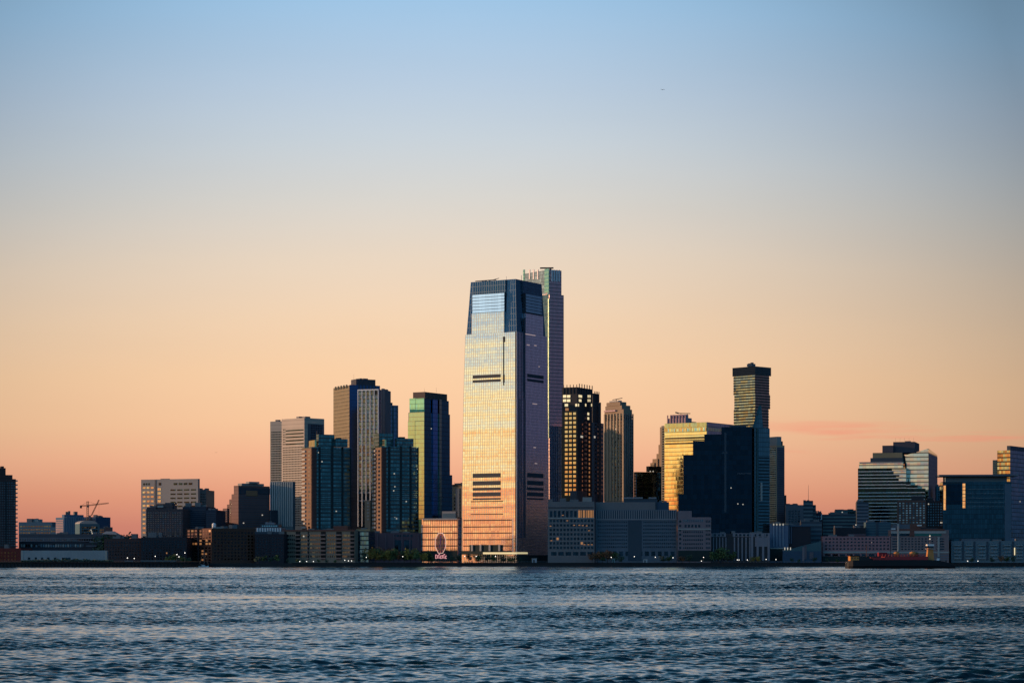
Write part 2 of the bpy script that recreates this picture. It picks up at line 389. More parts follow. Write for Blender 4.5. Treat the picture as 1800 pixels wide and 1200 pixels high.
# ------------------------------------------------------------------ water, ground, quay
def water():
    m, t, p = new_mat('river_water')
    geo = t.n('ShaderNodeNewGeometry'); P = geo.outputs['Position']; px, py, pz = t.sep(P)
    def slope(sx, sy, z, det=2.0, rough=.5):
        c = t.noise(t.comb(t.m('MULTIPLY', px, sx), t.m('MULTIPLY', py, sy), z), 1.0, det, rough, 'Color')
        return t.v('SUBTRACT', c, (.5, .5, .5))
    wd = t.n('ShaderNodeAttribute', attribute_name='wind').outputs['Fac']
    s = t.v('ADD', t.v('SCALE', slope(.9, 1.3, 5.0, 3.0, .6), sc_=.46), t.v('SCALE', slope(3.0, 4.0, 9.0, 2.0, .6), sc_=.26))
    s = t.v('SCALE', s, sc_=t.m('ADD', .2, t.m('MULTIPLY', wd, .85)))
    x_, y_, z_ = t.sep(s)
    yy = t.m('SUBTRACT', t.m('MULTIPLY', t.m('ABSOLUTE', y_), -1.1), t.m('MULTIPLY', wd, .03))
    nrm = t.v('NORMALIZE', t.v('ADD', geo.outputs['Normal'], t.comb(x_, yy, 0.0)))
    t.put(p.inputs['Normal'], nrm)
    p.inputs['Base Color'].default_value = (.003, .026, .034, 1); p.inputs['Roughness'].default_value = .10
    p.inputs['IOR'].default_value = 1.34
    # waves: a fan of rows from near the camera to the far quay, finer nearby
    rd = np.random.RandomState(3)
    Ds = [118.0]
    while Ds[-1] < 1756: Ds.append(Ds[-1] + .22 + Ds[-1]/1750*.95)
    Ds[-1] = 1755.8; Ds = np.array(Ds); ts = np.linspace(-.262, .262, 860)
    Y = np.repeat(Ds[:, None], len(ts), 1).astype(np.float32); X = (Ds[:, None]*ts[None, :]).astype(np.float32)
    Z = np.zeros_like(X)
    def field(lmin, lmax, n, spread, seed):
        r = np.random.RandomState(seed); H = np.zeros_like(X)
        for _ in range(n):
            lam = lmin*(lmax/lmin)**r.rand(); th = r.normal(0, spread); k = 2*pi/lam
            H += np.float32(lam)*np.sin(k*(np.float32(sin(th))*X + np.float32(cos(th))*Y) + np.float32(r.rand()*6.28))
        return H/np.sqrt(n)
    env = field(60, 400, 7, 1.2, 11); env = 1 + .22*env/(np.std(env)+1e-6)
    env2 = field(14, 45, 8, .9, 12); env2 = 1 + .2*env2/(np.std(env2)+1e-6)
    kd = np.interp(Ds, [118, 140, 165, 190, 228, 262, 305, 350, 417, 480, 577, 760, 950, 1150, 1500, 1760],
                       [1.1, 1.15, 1.12, 1.0, .82, .98, 1.25, 1.2, .92, 1.0, 1.3, 1.25, 1.0, .85, .72, .75]).astype(np.float32)[:, None]
    amp = np.clip(env, .55, 1.6)*np.clip(env2, .72, 1.4)*kd
    lf = 1/(1+np.exp(np.clip((X + 2)/9, -20, 20)))
    amp = amp*(1 - .42*np.exp(-((Y-226)/20)**2)*(.25+.75*lf))*(1.2 - .22*lf)
    h = field(2.4, 6.0, 16, .7, 21)*.014 + field(.8, 2.4, 26, .9, 22)*.027
    h = h + field(5.0, 15.0, 18, .6, 31)*(.012*np.clip((Ds-260)/500, 0, 1))[:, None].astype(np.float32)
    # far rows cannot carry the shortest waves
    fade = np.clip(1.3 - Ds/2600, .55, 1)[:, None].astype(np.float32)
    Z = h*amp*fade
    edge = np.minimum(1, np.minimum((ts-ts[0])/.01, (ts[-1]-ts)/.01))[None, :]*np.minimum(1, np.minimum((Ds-Ds[0])/6, (Ds[-1]-Ds)/6))[:, None]
    Z = (Z*edge).astype(np.float32)
    nr, nc = X.shape; co_ = np.stack([X, Y, Z], -1).reshape(-1, 3)
    idx = (np.arange(nr-1)[:, None]*nc + np.arange(nc-1)[None, :]).reshape(-1)
    q4 = np.stack([idx, idx+1, idx+nc+1, idx+nc], -1)
    S = 42000.0; n0 = len(co_)
    outer = np.array([(-S, -S, 0), (S, -S, 0), (S, S, 0), (-S, S, 0)], np.float32)
    A, B, C_, D_ = 0, nc-1, nr*nc-1, (nr-1)*nc
    ring = np.array([(n0, n0+1, B, A), (n0+1, n0+2, C_, B), (n0+2, n0+3, D_, C_), (n0+3, n0, A, D_)])
    co_ = np.concatenate([co_, outer]); fa = np.concatenate([q4, ring]).astype(np.int32)
    me = bpy.data.meshes.new('water'); me.vertices.add(len(co_)); me.vertices.foreach_set('co', co_.astype(np.float32).ravel())
    me.loops.add(fa.size); me.loops.foreach_set('vertex_index', fa.ravel())
    me.polygons.add(len(fa)); me.polygons.foreach_set('loop_start', np.arange(0, fa.size, 4, dtype=np.int32))
    me.update(calc_edges=True); me.polygons.foreach_set('use_smooth', np.ones(len(fa), bool)); me.materials.append(m)
    at_ = me.attributes.new('wind', 'FLOAT', 'POINT'); at_.data.foreach_set('value', np.concatenate([np.clip(amp, 0, 2).ravel(), np.full(4, .9)]).astype(np.float32))
    o = bpy.data.objects.new('water', me); col.objects.link(o); tag(o, kind='structure')
water()
SHORE = 1757.0
GM = wall_mat('dark_ground', (.05,.05,.045), .95, .4)
mb = MB(); mb.prism([(-9000, SHORE), (9000, SHORE), (30000, 40000), (-30000, 40000)], -3, G, False)
tag(mb.build('ground', GM), kind='structure')
def quay():
    cm = wall_mat('quay_concrete', (.10,.10,.10), .9, .4)
    mb = MB(); mb.box(-170, 520, SHORE-1.2, SHORE-.004, -3, G+.15); mb.box(-170, 520, SHORE-1.6, SHORE-.004, G+.15, G+.55)
    mb.box(-1200, -170, SHORE-1.2, SHORE-.004, -3, G+.1); mb.box(520, 1400, SHORE-1.2, SHORE-.004, -3, G+.1)
    for i in range(230): mb.box(-170+i*3, -169.6+i*3, SHORE-1.5, SHORE-1.2, -3, G)
    tag(mb.build('quay_wall', wall_mat('quay_dark', (.03,.03,.033), .9, .4)), 'long dark quay wall between the river and the skyline', 'quay wall')
    mb = MB(); mb.box(-172, 520, SHORE+.0, SHORE+9, G+.004, G+.16, True)
    tag(mb.build('promenade', cm), kind='structure')
quay()

# ================================================================== LEFT SIDE
b = Bld('apartment_tower', 'dark brick apartment tower cut by the left edge of the photo', 'tower', 1830, 62, -30, -6, 28, 841, BRICKD, body='brick_wall')
b.win('r', -2, 27, 846, 960, 7, 26, .5, .42, DARKW); 
b.panel('r', 9, 12, 846, 960, BLACKM, 'shaft', .4)
b.tier(-30, -6, 22, 834, 841, name='penthouse', dD=3, dep=18); b.tier(-28, -4, 10, 822, 834, name='water_tank_house', dD=5, dep=12)
b.tier(-10, 2, 7, 819, 822, name='roof_hatch', dD=7, dep=5)
c = b.box; mb = MB()
for i in range(34):
    z = c.z1-2-i*3.3
    if z > 4: mb = MB(); mb.box(c.ox-1.8, c.ox+.6, c.oy+c.W+.01, c.oy+c.W+1.3, z, z+1.1); mb.build('balcony', PALEC, b.o)
b.lights('r', [(11, 880), (11, 889)], .9); b.done()

b = Bld('low_building', 'low dark red building at the left edge beside the white pier shed', 'building', 1775, 8, -40, 37, 37, 963, wall_mat('dark_red_brick', (.15,.03,.025)), dep=25)
b.win('l', -30, 30, 968, 986, 10, 3, .4, .5, DEEPW); b.units(3, seed=3); b.done()

b = Bld('hospital_block', 'far hazy blue hospital block with two pale roof boxes', 'building', 2500, 12, 33, 91, 91, 917, wall_mat('hazy_blue_grey_wall', (.10,.17,.22)), dep=40)  # blue wall tone carries the distance haze
b.win('l', 35, 90, 922, 950, 12, 5, .7, .4, DARKW)
b.tier(47, 56, 56, 911, 917, UNIT, 'roof_box', dD=9, dep=12); b.tier(57, 67, 67, 912, 917, PALEC, 'roof_box', dD=12, dep=12); b.done()
b = Bld('hospital_block', 'low far wing joining the two hazy blue hospital blocks', 'building', 2480, 12, 88, 106, 106, 926, wall_mat('hazy_blue_grey_wall', (.10,.17,.22)), dep=40)
b.win('l', 89, 105, 930, 950, 4, 3, .7, .4, DARKW); b.done()
b = Bld('office_block', 'far blue slab block with a pink striped end below the cranes', 'building', 2300, 40, 98, 112, 148, 909, wall_mat('hazy_blue_wall', (.09,.17,.27)), dep=30)  # distance haze put into the blue of this block
b.bands('l', 98.5, 111.5, 912, 936, 8, .5, wall_mat('rose_panels', (.5,.3,.28)), each=True)
b.ribs('r', 113, 147, 908, 945, 12, .35, wall_mat('pale_blue_panels', (.22,.30,.38)))
b.tier(109, 113, 147, 904, 909, name='roof_screen', dD=3, dep=20); b.units(5, seed=5); b.done()
b = Bld('office_block', 'far dark blue block right below the slanted crane', 'building', 2330, 20, 146, 168, 168, 908, wall_mat('hazy_deep_blue_wall', (.05,.10,.18)), dep=30)  # haze of the far row mixed into the wall's blue
b.win('l', 147, 167, 911, 930, 6, 5, .6, .5, DARKW); b.units(4, seed=8, h=(1, 2.5)); b.done()
b = Bld('hall', 'teal hall with a rounded vault roof and a tan corner below the cranes', 'building', 2200, 62, 132, 140, 175, 920, wall_mat('teal_panels', (.06,.13,.17)), dep=30)
mb = MB(); c = b.box; r_ = 9.0; yc = c.W*.45
prof = [(yc - r_*1.0*cos(a_), c.z1 + 3.2*sin(a_)) for a_ in np.linspace(0, pi, 9)]
for i in range(8):
    (y0_, z0_), (y1_, z1_) = prof[i], prof[i+1]
    mb.face([(c.ox, y0_, z0_), (c.ox, y1_, z1_), (c.ox-15, y1_, z1_), (c.ox-15, y0_, z0_)])
mb.face([(c.ox, y_, z_) for y_, z_ in prof][::-1]); mb.build('vault_roof', PALEC, b.o)
b.win('r', 143, 172, 924, 940, 7, 3, .7, .6, DARKW); b.lights('r', [(161, 934), (162, 937), (160, 931)], 1.0); b.done()
b = Bld('block', 'small dark block between the vaulted hall and the grey tent roof', 'building', 2250, 10, 174, 184, 184, 927, NAVYM, dep=20)
b.win('l', 175, 183, 929, 940, 3, 3, .6, .5, DARKW); b.done()
b = Bld('block', 'small grey green block at the end of the far left row', 'building', 2350, 40, 184, 192, 198, 926, wall_mat('green_grey_panels', (.14,.17,.17)), dep=20)
b.win('l', 185, 191, 928, 940, 2, 4, .5, .5, DARKW); b.done()
# tent roofed hall
X0, Y0, _ = at(168, 0, 2150); X1 = at(212, 0, 2150)[0]; XM = at(189, 0, 2150)[0]
o = empty('tent_hall', (XM, Y0, G)); tag(o, 'pale grey tent roof sloping down to the right of the far hall', 'hall')
mb = MB(); z_e, z_t = at(0, 944, 2150)[2]-G, at(0, 933, 2150)[2]-G
mb.frustum([(X0-XM, 0), (X1-XM, 0), (X1-XM, 30), (X0-XM, 30)], z_e, [(-4, 14), (4, 14), (4, 16), (-4, 16)], z_t); mb.build('tent_roof', PALEC, o)
mb = MB(); mb.box(X0-XM+.5, X1-XM-.5, .5, 29.5, 0, z_e-.01, False); mb.build('wall', GREYC, o)
b = Bld('warehouse', 'long low grey blue warehouse below the far hospital blocks', 'warehouse', 2000, 4, 33, 182, 182, 938, wall_mat('slate_panels', (.075,.085,.105)), dep=40)
b.bands('l', 34, 181, 941, 952, 2, .35, wall_mat('pale_slate', (.15,.155,.18)), each=True)
b.win('l', 36, 181, 946, 951, 34, 1, .5, .8, DARKW); b.units(7, seed=11, h=(1, 2)); b.done()
b = Bld('warehouse', 'dark long warehouse right behind the white pier shed', 'warehouse', 1860, 3, 33, 150, 150, 951, wall_mat('dark_slate', (.04,.042,.055)), dep=40)
b.win('l', 36, 148, 955, 962, 26, 1, .6, .7, DARKW, mats=(PALEC, .25)); b.done()
b = Bld('warehouse', 'dark flat roofed block right of the dark long warehouse', 'warehouse', 1850, 3, 150, 190, 190, 953, wall_mat('dark_slate', (.04,.042,.055)), dep=30)
b.bands('l', 151, 170, 955, 960, 1, .4, wall_mat('pale_slate', (.15,.155,.18)), each=True); b.done()

# pier with the white shed
def pier():
    D = 1600; x0, x1 = at(-60, 0, D)[0], at(321, 0, D)[0]; zt = at(0, 987, D)[2]
    o = empty('pier', ((x0+x1)/2, D, 0)); tag(o, 'dark timber pier carrying the white shed into the river', 'pier'); h = (x1-x0)/2
    mb = MB(); mb.box(-h, h, 0, 150, zt-1.2, zt); mb.build('deck', wall_mat('tarred_timber', (.018,.016,.016), .9, .4), o)
    mb = MB(); mb.box(-h+.5, h-.5, .6, 149, -2, zt-1.2)
    mb.build('bulkhead', BLACKM, o)
    mb = MB()
    for i in range(60): mb.tube((-h+.4+i*(2*h-.8)/59, .25, -2), (-h+.4+i*(2*h-.8)/59, .25, zt-.2), .28, 6)
    tag(mb.build('pile', wall_mat('pile_timber', (.02,.018,.016), .9, .4), o), kind='stuff')
    mb = MB(); mb.box(-h+1, h-1, .4, .5, zt+.95, zt+1.05)
    for i in range(70): mb.box(-h+1+i*(2*h-2)/69, -h+1.1+i*(2*h-2)/69, .4, .5, zt, zt+1.0)
    mb.build('railing', STEEL, o)
    return zt
PZ = pier()
def on_pier(b): b.o.location.z = PZ
b = Bld('pier_shed', 'long white shed with small dark windows standing on the pier', 'shed', 1640, 1, 38, 188, 190, 967, wall_mat('grey_white_siding', (.33,.34,.35), .8, .25), dep=40)
dz_ = PZ-G
def lower(b):                              # put a building on the pier deck: its base rises, its top stays
    b.o.location.z = PZ
    for ch in b.o.children: ch.location.z -= dz_
    for ch in b.o.children:
        if ch.name.split('.')[0] == 'wall':
            for v in ch.data.vertices:
                if abs(v.co.z) < .01: v.co.z += dz_
for i, px in enumerate((51, 63, 74, 85, 97)): b.panel('l', px-2, px+2, 979, 983, DEEPW, 'window', .15)
b.panel('l', 109, 124, 979.5, 984.5, DEEPW, 'shed_door', .15)
b.ribs('l', 40, 187, 967.5, 985, 26, .06, wall_mat('pale_siding', (.40,.40,.40)), 'siding_rib', .12); b.ribs('l', 39, 39.5, 967, 985, 1, .1, PALEC, 'corner_post', .3)
b.panel('l', 185.5, 188, 968, 984.5, wall_mat('cream_trim', (.5,.4,.33)), 'corner_panel', .25); lower(b); b.done()
b = Bld('pier_building', 'low grey green box building on the right end of the pier', 'building', 1625, 1, 247, 309, 310, 984, wall_mat('greenish_siding', (.10,.13,.14)), dep=12)
b.win('l', 249, 308, 986, 989, 14, 1, .6, .6, DEEPW, mats=(LITO, .05)); lower(b); b.done()
b = Bld('pier_building', 'small grey hut beside the lamps in the middle of the pier', 'hut', 1622, 1, 219, 234, 234.5, 984.5, wall_mat('grey_siding', (.13,.14,.15)), dep=8)
b.win('l', 221, 233, 986, 989, 3, 1, .5, .6, DEEPW); lower(b); b.done()

b = Bld('apartment_block', 'low dark brick block between the pier shed and the lit brick facade', 'building', 1800, 3, 183, 248, 248, 946, BRICKD, dep=40)
b.win('l', 186, 246, 950, 982, 12, 6, .35, .5, DEEPW); b.units(4, seed=14); b.done()
b = Bld('apartment_block', 'dark block at the foot of the grey office slab', 'building', 1790, 3, 248, 328, 328, 944, wall_mat('near_black_brick', (.03,.03,.04)), dep=35)
b.win('l', 250, 326, 949, 984, 15, 7, .4, .5, DEEPW, mats=(LITO, .02)); b.units(4, seed=15); b.done()

OFFW = glass_mat('warm_strip_windows', (.8,.62,.42), 3, 3.5, .08, .06, (.2,.19,.18), .1, .02)
b = Bld('office_slab', 'grey concrete office slab with golden windows on its left end', 'office building', 2020, 24, 248, 348, 348, 841, GREYC, dep=3, body='concrete_wall')
b.win('l', 250, 271, 853, 963, 3, 14, .72, .42, MIRW, name='window')
b.win('l', 275.5, 284.5, 856, 884, 1, 4, .6, .6, MIRW)
b.panel('l', 272, 275, 843, 900, wall_mat('dark_concrete', (.13,.12,.12)), 'recess_strip', .15)
b.win('l', 298, 346, 857, 893, 4, 5, .72, .35, DEEPW)
b.win('l', 251, 264, 848.5, 852.5, 3, 1, .6, .9, DEEPW); b.win('l', 304, 339, 848, 852, 4, 1, .7, .9, DEEPW); b.panel('l', 279, 283, 848, 852.5, DEEPW, 'vent', .15)
b.units(2, seed=21, h=(.5, 1)); b.done()
b = Bld('office_slab', 'lower teal grey wing on the right of the grey concrete slab', 'office building', 2034, 10, 345, 362, 362, 861, wall_mat('teal_grey_concrete', (.16,.18,.18)), dep=25)
b.win('l', 352, 362, 866, 893, 3, 6, .6, .3, DARKW); b.done()

b = Bld('apartment_building', 'dark apartment building with penthouse in front of the grey office slab', 'apartment building', 1900, 6, 257, 321, 321, 894, wall_mat('plum_brick', (.10,.075,.08), course=3.1), dep=30, body='brick_wall')
b.win('l', 259, 319, 899, 980, 14, 22, .55, .42, DARKW, mats=(LITW, .002))
b.tier(275, 303, 303, 885, 894, name='penthouse', dD=6, dep=14); b.tier(290, 306, 306, 883, 894, mat=NAVYM, name='lift_house', dD=9, dep=10)
b.tier(258, 274, 274, 891, 894, name='roof_wing', dD=5, dep=10)
b.panel('l', 277, 287, 888, 891.5, PALEC, 'louvre', .2); b.units(4, seed=22, h=(1, 2)); b.done()
b = Bld('office_block', 'low dark blue block in front of the grey office slab at its right', 'building', 1925, 6, 321, 362, 362, 890, wall_mat('navy_brick', (.04,.05,.075)), dep=35)
b.bands('l', 322, 361, 893, 950, 16, .35, wall_mat('blue_grey_concrete', (.08,.09,.12))); b.units(3, seed=24); b.done()
b = Bld('office_block', 'lower navy glass block with banded floors beside the pink sky gap', 'building', 1915, 6, 362, 380, 380, 896, wall_mat('navy_brick', (.04,.05,.075)), dep=35)
b.bands('l', 363, 379, 899, 950, 14, .35, wall_mat('blue_grey_concrete', (.08,.09,.12))); b.mast(377, 893); b.done()
b = Bld('apartment_block', 'low red brown block glimpsed between the navy block and stepped tower', 'building', 1950, 12, 378, 395, 395, 918, BRICKD, dep=20)
b.win('l', 380, 394, 922, 930, 4, 2, .5, .5, DARKW); b.units(2, seed=25); b.done()

# waterfront lit brick facade
b = Bld('brick_building', 'waterfront brick building with orange lit grid of windows', 'apartment building', 1785, 58, 328, 372, 448, 928, wall_mat('rust_brick', (.11,.05,.035)), dep=30, body='brick_wall')
b.win('l', 329, 347.5, 930, 958, 3, 5, .62, .6, MIRW, mats=(LITO, .45)); b.win('l', 350, 371.5, 930, 958, 4, 5, .62, .6, MIRW, mats=(LITO, .45))  # some panes emit orange, added for warm reflections the neighbours block
b.win('l', 329, 371.5, 960, 986, 7, 5, .5, .5, DEEPW, mats=(LITO, .08))
b.ribs('l', 349, 349.3, 929, 985, 1, .1, BRICKD, 'corner_pier', .8)
b.win('r', 375, 446, 933, 985, 12, 9, .45, .5, DEEPW); b.panel('r', 373, 390, 926, 928, PALEC, 'parapet', .2)
mb = MB(); c = b.box; xx = c.ox-c.sl(368); mb.tube((xx, c.oy+4, c.z1), (xx, c.oy+4, c.z1+2.6), 1.6, 10); mb.ball((xx, c.oy+4, c.z1+2.7), 1.7, 10, 6)
mb.build('water_tank', WHITE, b.o); b.units(3, seed=27); b.done()

# stepped brick pyramid tower
b = Bld('stepped_tower', 'stepped brown brick tower left of the tall tan twin slab', 'apartment tower', 1960, 47, 411, 419, 474, 853, wall_mat('maroon_brick', (.20,.12,.11), course=3.1), dep=30, body='brick_wall')
b.bands('r', 421, 473, 860, 925, 18, .4, wall_mat('dusk_brick', (.15,.125,.15)), 'floor_band', .3)
b.win('r', 434, 454, 861, 871, 5, 3, .5, .55, DARKW, out=.5)
b.panel('r', 420, 474, 857, 868, NAVYM, 'crown_glass', .35); b.panel('r', 432, 452, 862, 871, wall_mat('orange_brick', (.35,.18,.10)), 'gable', .55)
b.tier(418, 425, 464, 849, 853, GREYC, 'penthouse', dD=5, dep=12); b.tier(432, 438, 456, 846, 849, PALEC, 'lift_house', dD=8, dep=8)
b.tier(407, 415, 420, 868, None, name='step', dD=3, dep=25); b.tier(403, 411, 416, 877, None, name='step', dD=6, dep=25)
b.win('l', 404, 410, 880, 925, 2, 13, .5, .5, DARKW)
b.tier(399, 408, 414, 886, None, name='step', dD=9, dep=22); b.win('l', 400, 407, 889, 925, 2, 10, .5, .5, DARKW)
b.tier(391.5, 399, 405, 893, None, name='step', dD=12, dep=20)
b.bands('l', 391.5, 399, 895, 925, 8, .4, PALEC, 'balcony', 1.2, each=True)
b.tier(474, 476, 488, 896, None, NAVYM, 'side_wing', dD=4, dep=20)
b.cur = b.box; b.lights('r', [(461, 905), (428, 919)], 1.2); b.done()

b = Bld('hall_building', 'low hall with a row of white columns before the stepped tower', 'hall', 1860, 4, 448, 497, 497, 934, NAVYM, dep=30)
b.tier(450, 495, 495, 927, 934, wall_mat('pale_blue_stone', (.2,.22,.26)), 'column_storey', dD=2, dep=20)
b.ribs('l', 453, 493, 927.5, 934, 10, .45, WHITE, 'column', .7, each=True)
b.tier(458, 490, 490, 921, 927, NAVYM, 'upper_storey', dD=4, dep=14); b.win('l', 460, 488, 922, 926, 9, 1, .5, .6, MIRW)
b.tier(466, 482, 482, 918, 921, wall_mat('pale_blue_stone', (.2,.22,.26)), 'roof_lantern', dD=6, dep=8); b.done()
b = Bld('dark_block', 'near black waterfront block left of the beige balconied apartments', 'building', 1795, 5, 448, 499, 499, 938, wall_mat('near_black_brick', (.03,.03,.04)), dep=40)
b.win('l', 450, 498, 943, 985, 9, 8, .4, .45, DEEPW); b.units(2, seed=30); b.done()

# tall tan pair
b = Bld('tan_tower', 'tall tan concrete slab tower, the left and more frontal of the pair', 'office tower', 2090, 24, 475, 499, 499, 740, wall_mat('dimmed_tan_precast', (.36,.35,.32), course=3.4), dep=30, body='concrete_wall', roof=TAN)  # greyer tone puts this face's weaker sun into the concrete
b.win('l', 476.5, 498, 757, 925, 8, 40, .55, .55, DEEPW); b.done()
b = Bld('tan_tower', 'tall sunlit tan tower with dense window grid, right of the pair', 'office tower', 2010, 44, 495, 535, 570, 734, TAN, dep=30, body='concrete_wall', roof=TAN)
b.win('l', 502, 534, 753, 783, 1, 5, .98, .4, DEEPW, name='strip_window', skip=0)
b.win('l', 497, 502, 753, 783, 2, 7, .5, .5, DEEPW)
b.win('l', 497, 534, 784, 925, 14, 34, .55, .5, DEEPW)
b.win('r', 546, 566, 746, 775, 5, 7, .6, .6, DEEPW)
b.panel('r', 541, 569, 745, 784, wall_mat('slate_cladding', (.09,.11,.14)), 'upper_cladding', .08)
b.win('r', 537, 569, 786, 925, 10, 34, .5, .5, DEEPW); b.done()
b = Bld('ribbed_block', 'teal ribbed block in the shade at the foot of the tan towers', 'office building', 1975, 18, 475, 515, 515, 846, wall_mat('grey_teal_concrete', (.13,.20,.23)), dep=5)
b.ribs('l', 476, 514, 847, 925, 11, .42, wall_mat('grey_blue_concrete', (.46,.50,.50)), 'pier', .9, each=True); b.done()

def teal_tower(label, xs, ys, D):
    """brick edged glass residential tower with stepped top; xs: left, brick edge, corner, right"""
    x0, x1, x2, x3 = xs; yb, yg, yt, yr = ys
    b = Bld('glass_apartment_tower', label, 'apartment tower', D, 66, x0, x2, x3, yb, TEALG, dep=25, body='glass_wall')
    bk = wall_mat('brown_brick_sunlit', (.20,.12,.08))  # sunlight of the left face put into a lighter brick tone
    b.panel('l', x0+.3, x2-.1, yb+3, 945, bk, 'brick_panel', .35)
    n = int((935-yb)/7.2)
    b.win('l', x0+1, x0+(x2-x0)*.52, yb+5, 930, 1, n, .75, .5, PALEC, name='balcony', out=1.5)
    b.win('l', x0+(x2-x0)*.6, x2-1, yb+5, 930, 1, n, .6, .5, MIRW, out=.5)
    b.panel('r', x2+.2, x2+8, yb+2, 985, wall_mat('brown_brick_shaded', (.10,.055,.05), course=3.1), 'brick_corner', .4)  # darker copy of the brick, shade of the right face in its colour
    b.bands('r', x2+10, x3-1, yb+2, 930, n, .28, wall_mat('teal_spandrel', (.05,.10,.12)), 'spandrel', .25)
    w_ = x3-x2
    for k, f in enumerate((.2, .52, .78)): b.ribs('r', x2+w_*f, x2+w_*f+.4, yb, 930, 1, .1, wall_mat('dark_teal_metal', (.015,.03,.038)), 'shadow_joint', .6)
    b.panel('r', x3-2.2, x3-.2, yb+3, 930, wall_mat('dark_teal_metal', (.015,.03,.038)), 'corner_strip', .5)
    return b
b = teal_tower('teal glass apartment tower with brick left edge, in front of the tan tower', (531, 545, 548, 617), (785, 773, 763, 771), 1870)
b.tier(543, 553, 556, 773, 785, glass_mat('gold_lantern', (.75,.65,.3), 2, 4, .06, .06, (.2,.17,.1), .15, .02), 'roof_lantern', dD=1, dep=8)
b.tier(556, 560, 588, 763, 785, name='penthouse', dD=4, dep=12); b.tier(586, 590, 611, 771, 785, name='penthouse', dD=5, dep=12)
b.tier(590, 593, 600, 769, 771, BLACKM, 'roof_box', dD=7, dep=5); b.mast(557, 757, r=.25)
b.cur = b.box; b.lights('r', [(560, 795), (566, 811), (559, 893), (591, 898), (563, 822)], .9); b.done()
b = teal_tower('teal glass apartment tower with brick left edge, beside the green gold tower', (655, 668, 671, 736), (784, 772, 760, 770), 1850)
b.tier(657, 666, 690, 761, 784, TEALG, 'penthouse', dD=6, dep=12); b.tier(666, 676, 679, 772, 785, glass_mat('gold_lantern', (.75,.65,.3)), 'roof_lantern', dD=1, dep=8)
b.tier(694, 698, 727, 770, 784, name='penthouse', dD=5, dep=12); b.tier(700, 703, 712, 767.5, 770, BLACKM, 'roof_box', dD=7, dep=5)
b.cur = b.box; b.lights('r', [(708, 776.5)], 1.2, b=b.cur); b.lights('r', [(693, 832), (734, 824), (694, 855), (692, 862), (714, 881), (697, 911), (694, 908)], .9); b.done()
b = Bld('brick_annex', 'slim brick annex with pale balconies beside the right teal tower', 'apartment building', 1880, 40, 641, 651, 655, 879, BROWN, dep=12)
b.win('l', 645, 650, 881, 915, 1, 6, .6, .5, PALEC, out=.6); b.done()

# dark tower with white slab
b = Bld('dark_tower', 'tall dark tower with a brown gridded left face and navy front', 'tower', 2150, 64, 586, 614, 668, 677, glass_mat('brown_grid_glass', (.30,.27,.20), 1.5, 3.4, .28, .26, (.22,.17,.10), .2, .02, var=.4, fmetal=.1, frough=.5), dep=25, body='gridded_wall')
b.panel('r', 614.3, 667.8, 677, 985, glass_mat('plain_navy_cladding', (.045,.08,.17), 8, 3.4, .02, .05, (.01,.02,.05), .2, .004, var=.12), 'front_cladding', .3)
b.win('l', 588, 612, 677.5, 684, 5, 1, .5, .95, DARKW, name='crown_slot', out=.4)
b.tier(617, 626, 660, 666, 677, wall_mat('plant_room_slate', (.06,.065,.085)), 'plant_room', dD=4, dep=15); b.units(3, seed=33, h=(.6, 1.5))
b.ribs('r', 631, 660, 677, 685, 6, .4, NAVYM, 'vent_rib', .5, b=b.box); b.mast(622, 658, b=b.box, r=.12); b.done()
b = Bld('white_grid_tower', 'slim tower with tall white vertical frames in front of the dark tower', 'tower', 2040, 22, 629, 666, 666, 684, glass_mat('slab_glass', (.13,.16,.19), 1.8, 3.4, .05, .16, (.05,.055,.06), .1, .02, var=.4), dep=4, body='glass_wall')
b.ribs('l', 629.8, 665.4, 684.3, 925, 6, .18, WHITE, 'white_fin', .9, each=True)
b.bands('l', 629.5, 665.5, 684, 880, 14, .09, wall_mat('light_grey_paint', (.38,.38,.4)), 'floor_edge', .5)
b.panel('l', 629, 666, 684, 686, WHITE, 'head_frame', 1.0); b.panel('l', 656, 664, 686.5, 693, BLACKM, 'opening', .55); b.done()
b = Bld('grey_tower', 'violet grey slab edge between the white framed slim tower and small navy tower', 'tower', 2090, 12, 665, 677, 677, 685, wall_mat('violet_concrete', (.20,.17,.19)), dep=20)
b.ribs('l', 668, 676, 686, 780, 3, .3, wall_mat('violet_concrete_dark', (.12,.11,.13)), 'pier', .5); b.done()
b = Bld('navy_tower', 'small dark navy tower behind the right teal apartment tower', 'tower', 2120, 62, 667, 678, 700, 712, wall_mat('grey_brown_panels', (.14,.13,.11), course=3.3), dep=20)
b.panel('r', 678.3, 699.8, 712, 985, NAVYG, 'front_glass', .3); b.ribs('r', 683, 698, 713, 800, 3, .2, wall_mat('teal_metal', (.04,.10,.12)), 'fin', .6)
b.tier(672, 678, 690, 707, 712, NAVYM, 'plant_room', dD=4, dep=10); b.units(3, seed=35, h=(.5, 1.2)); b.done()

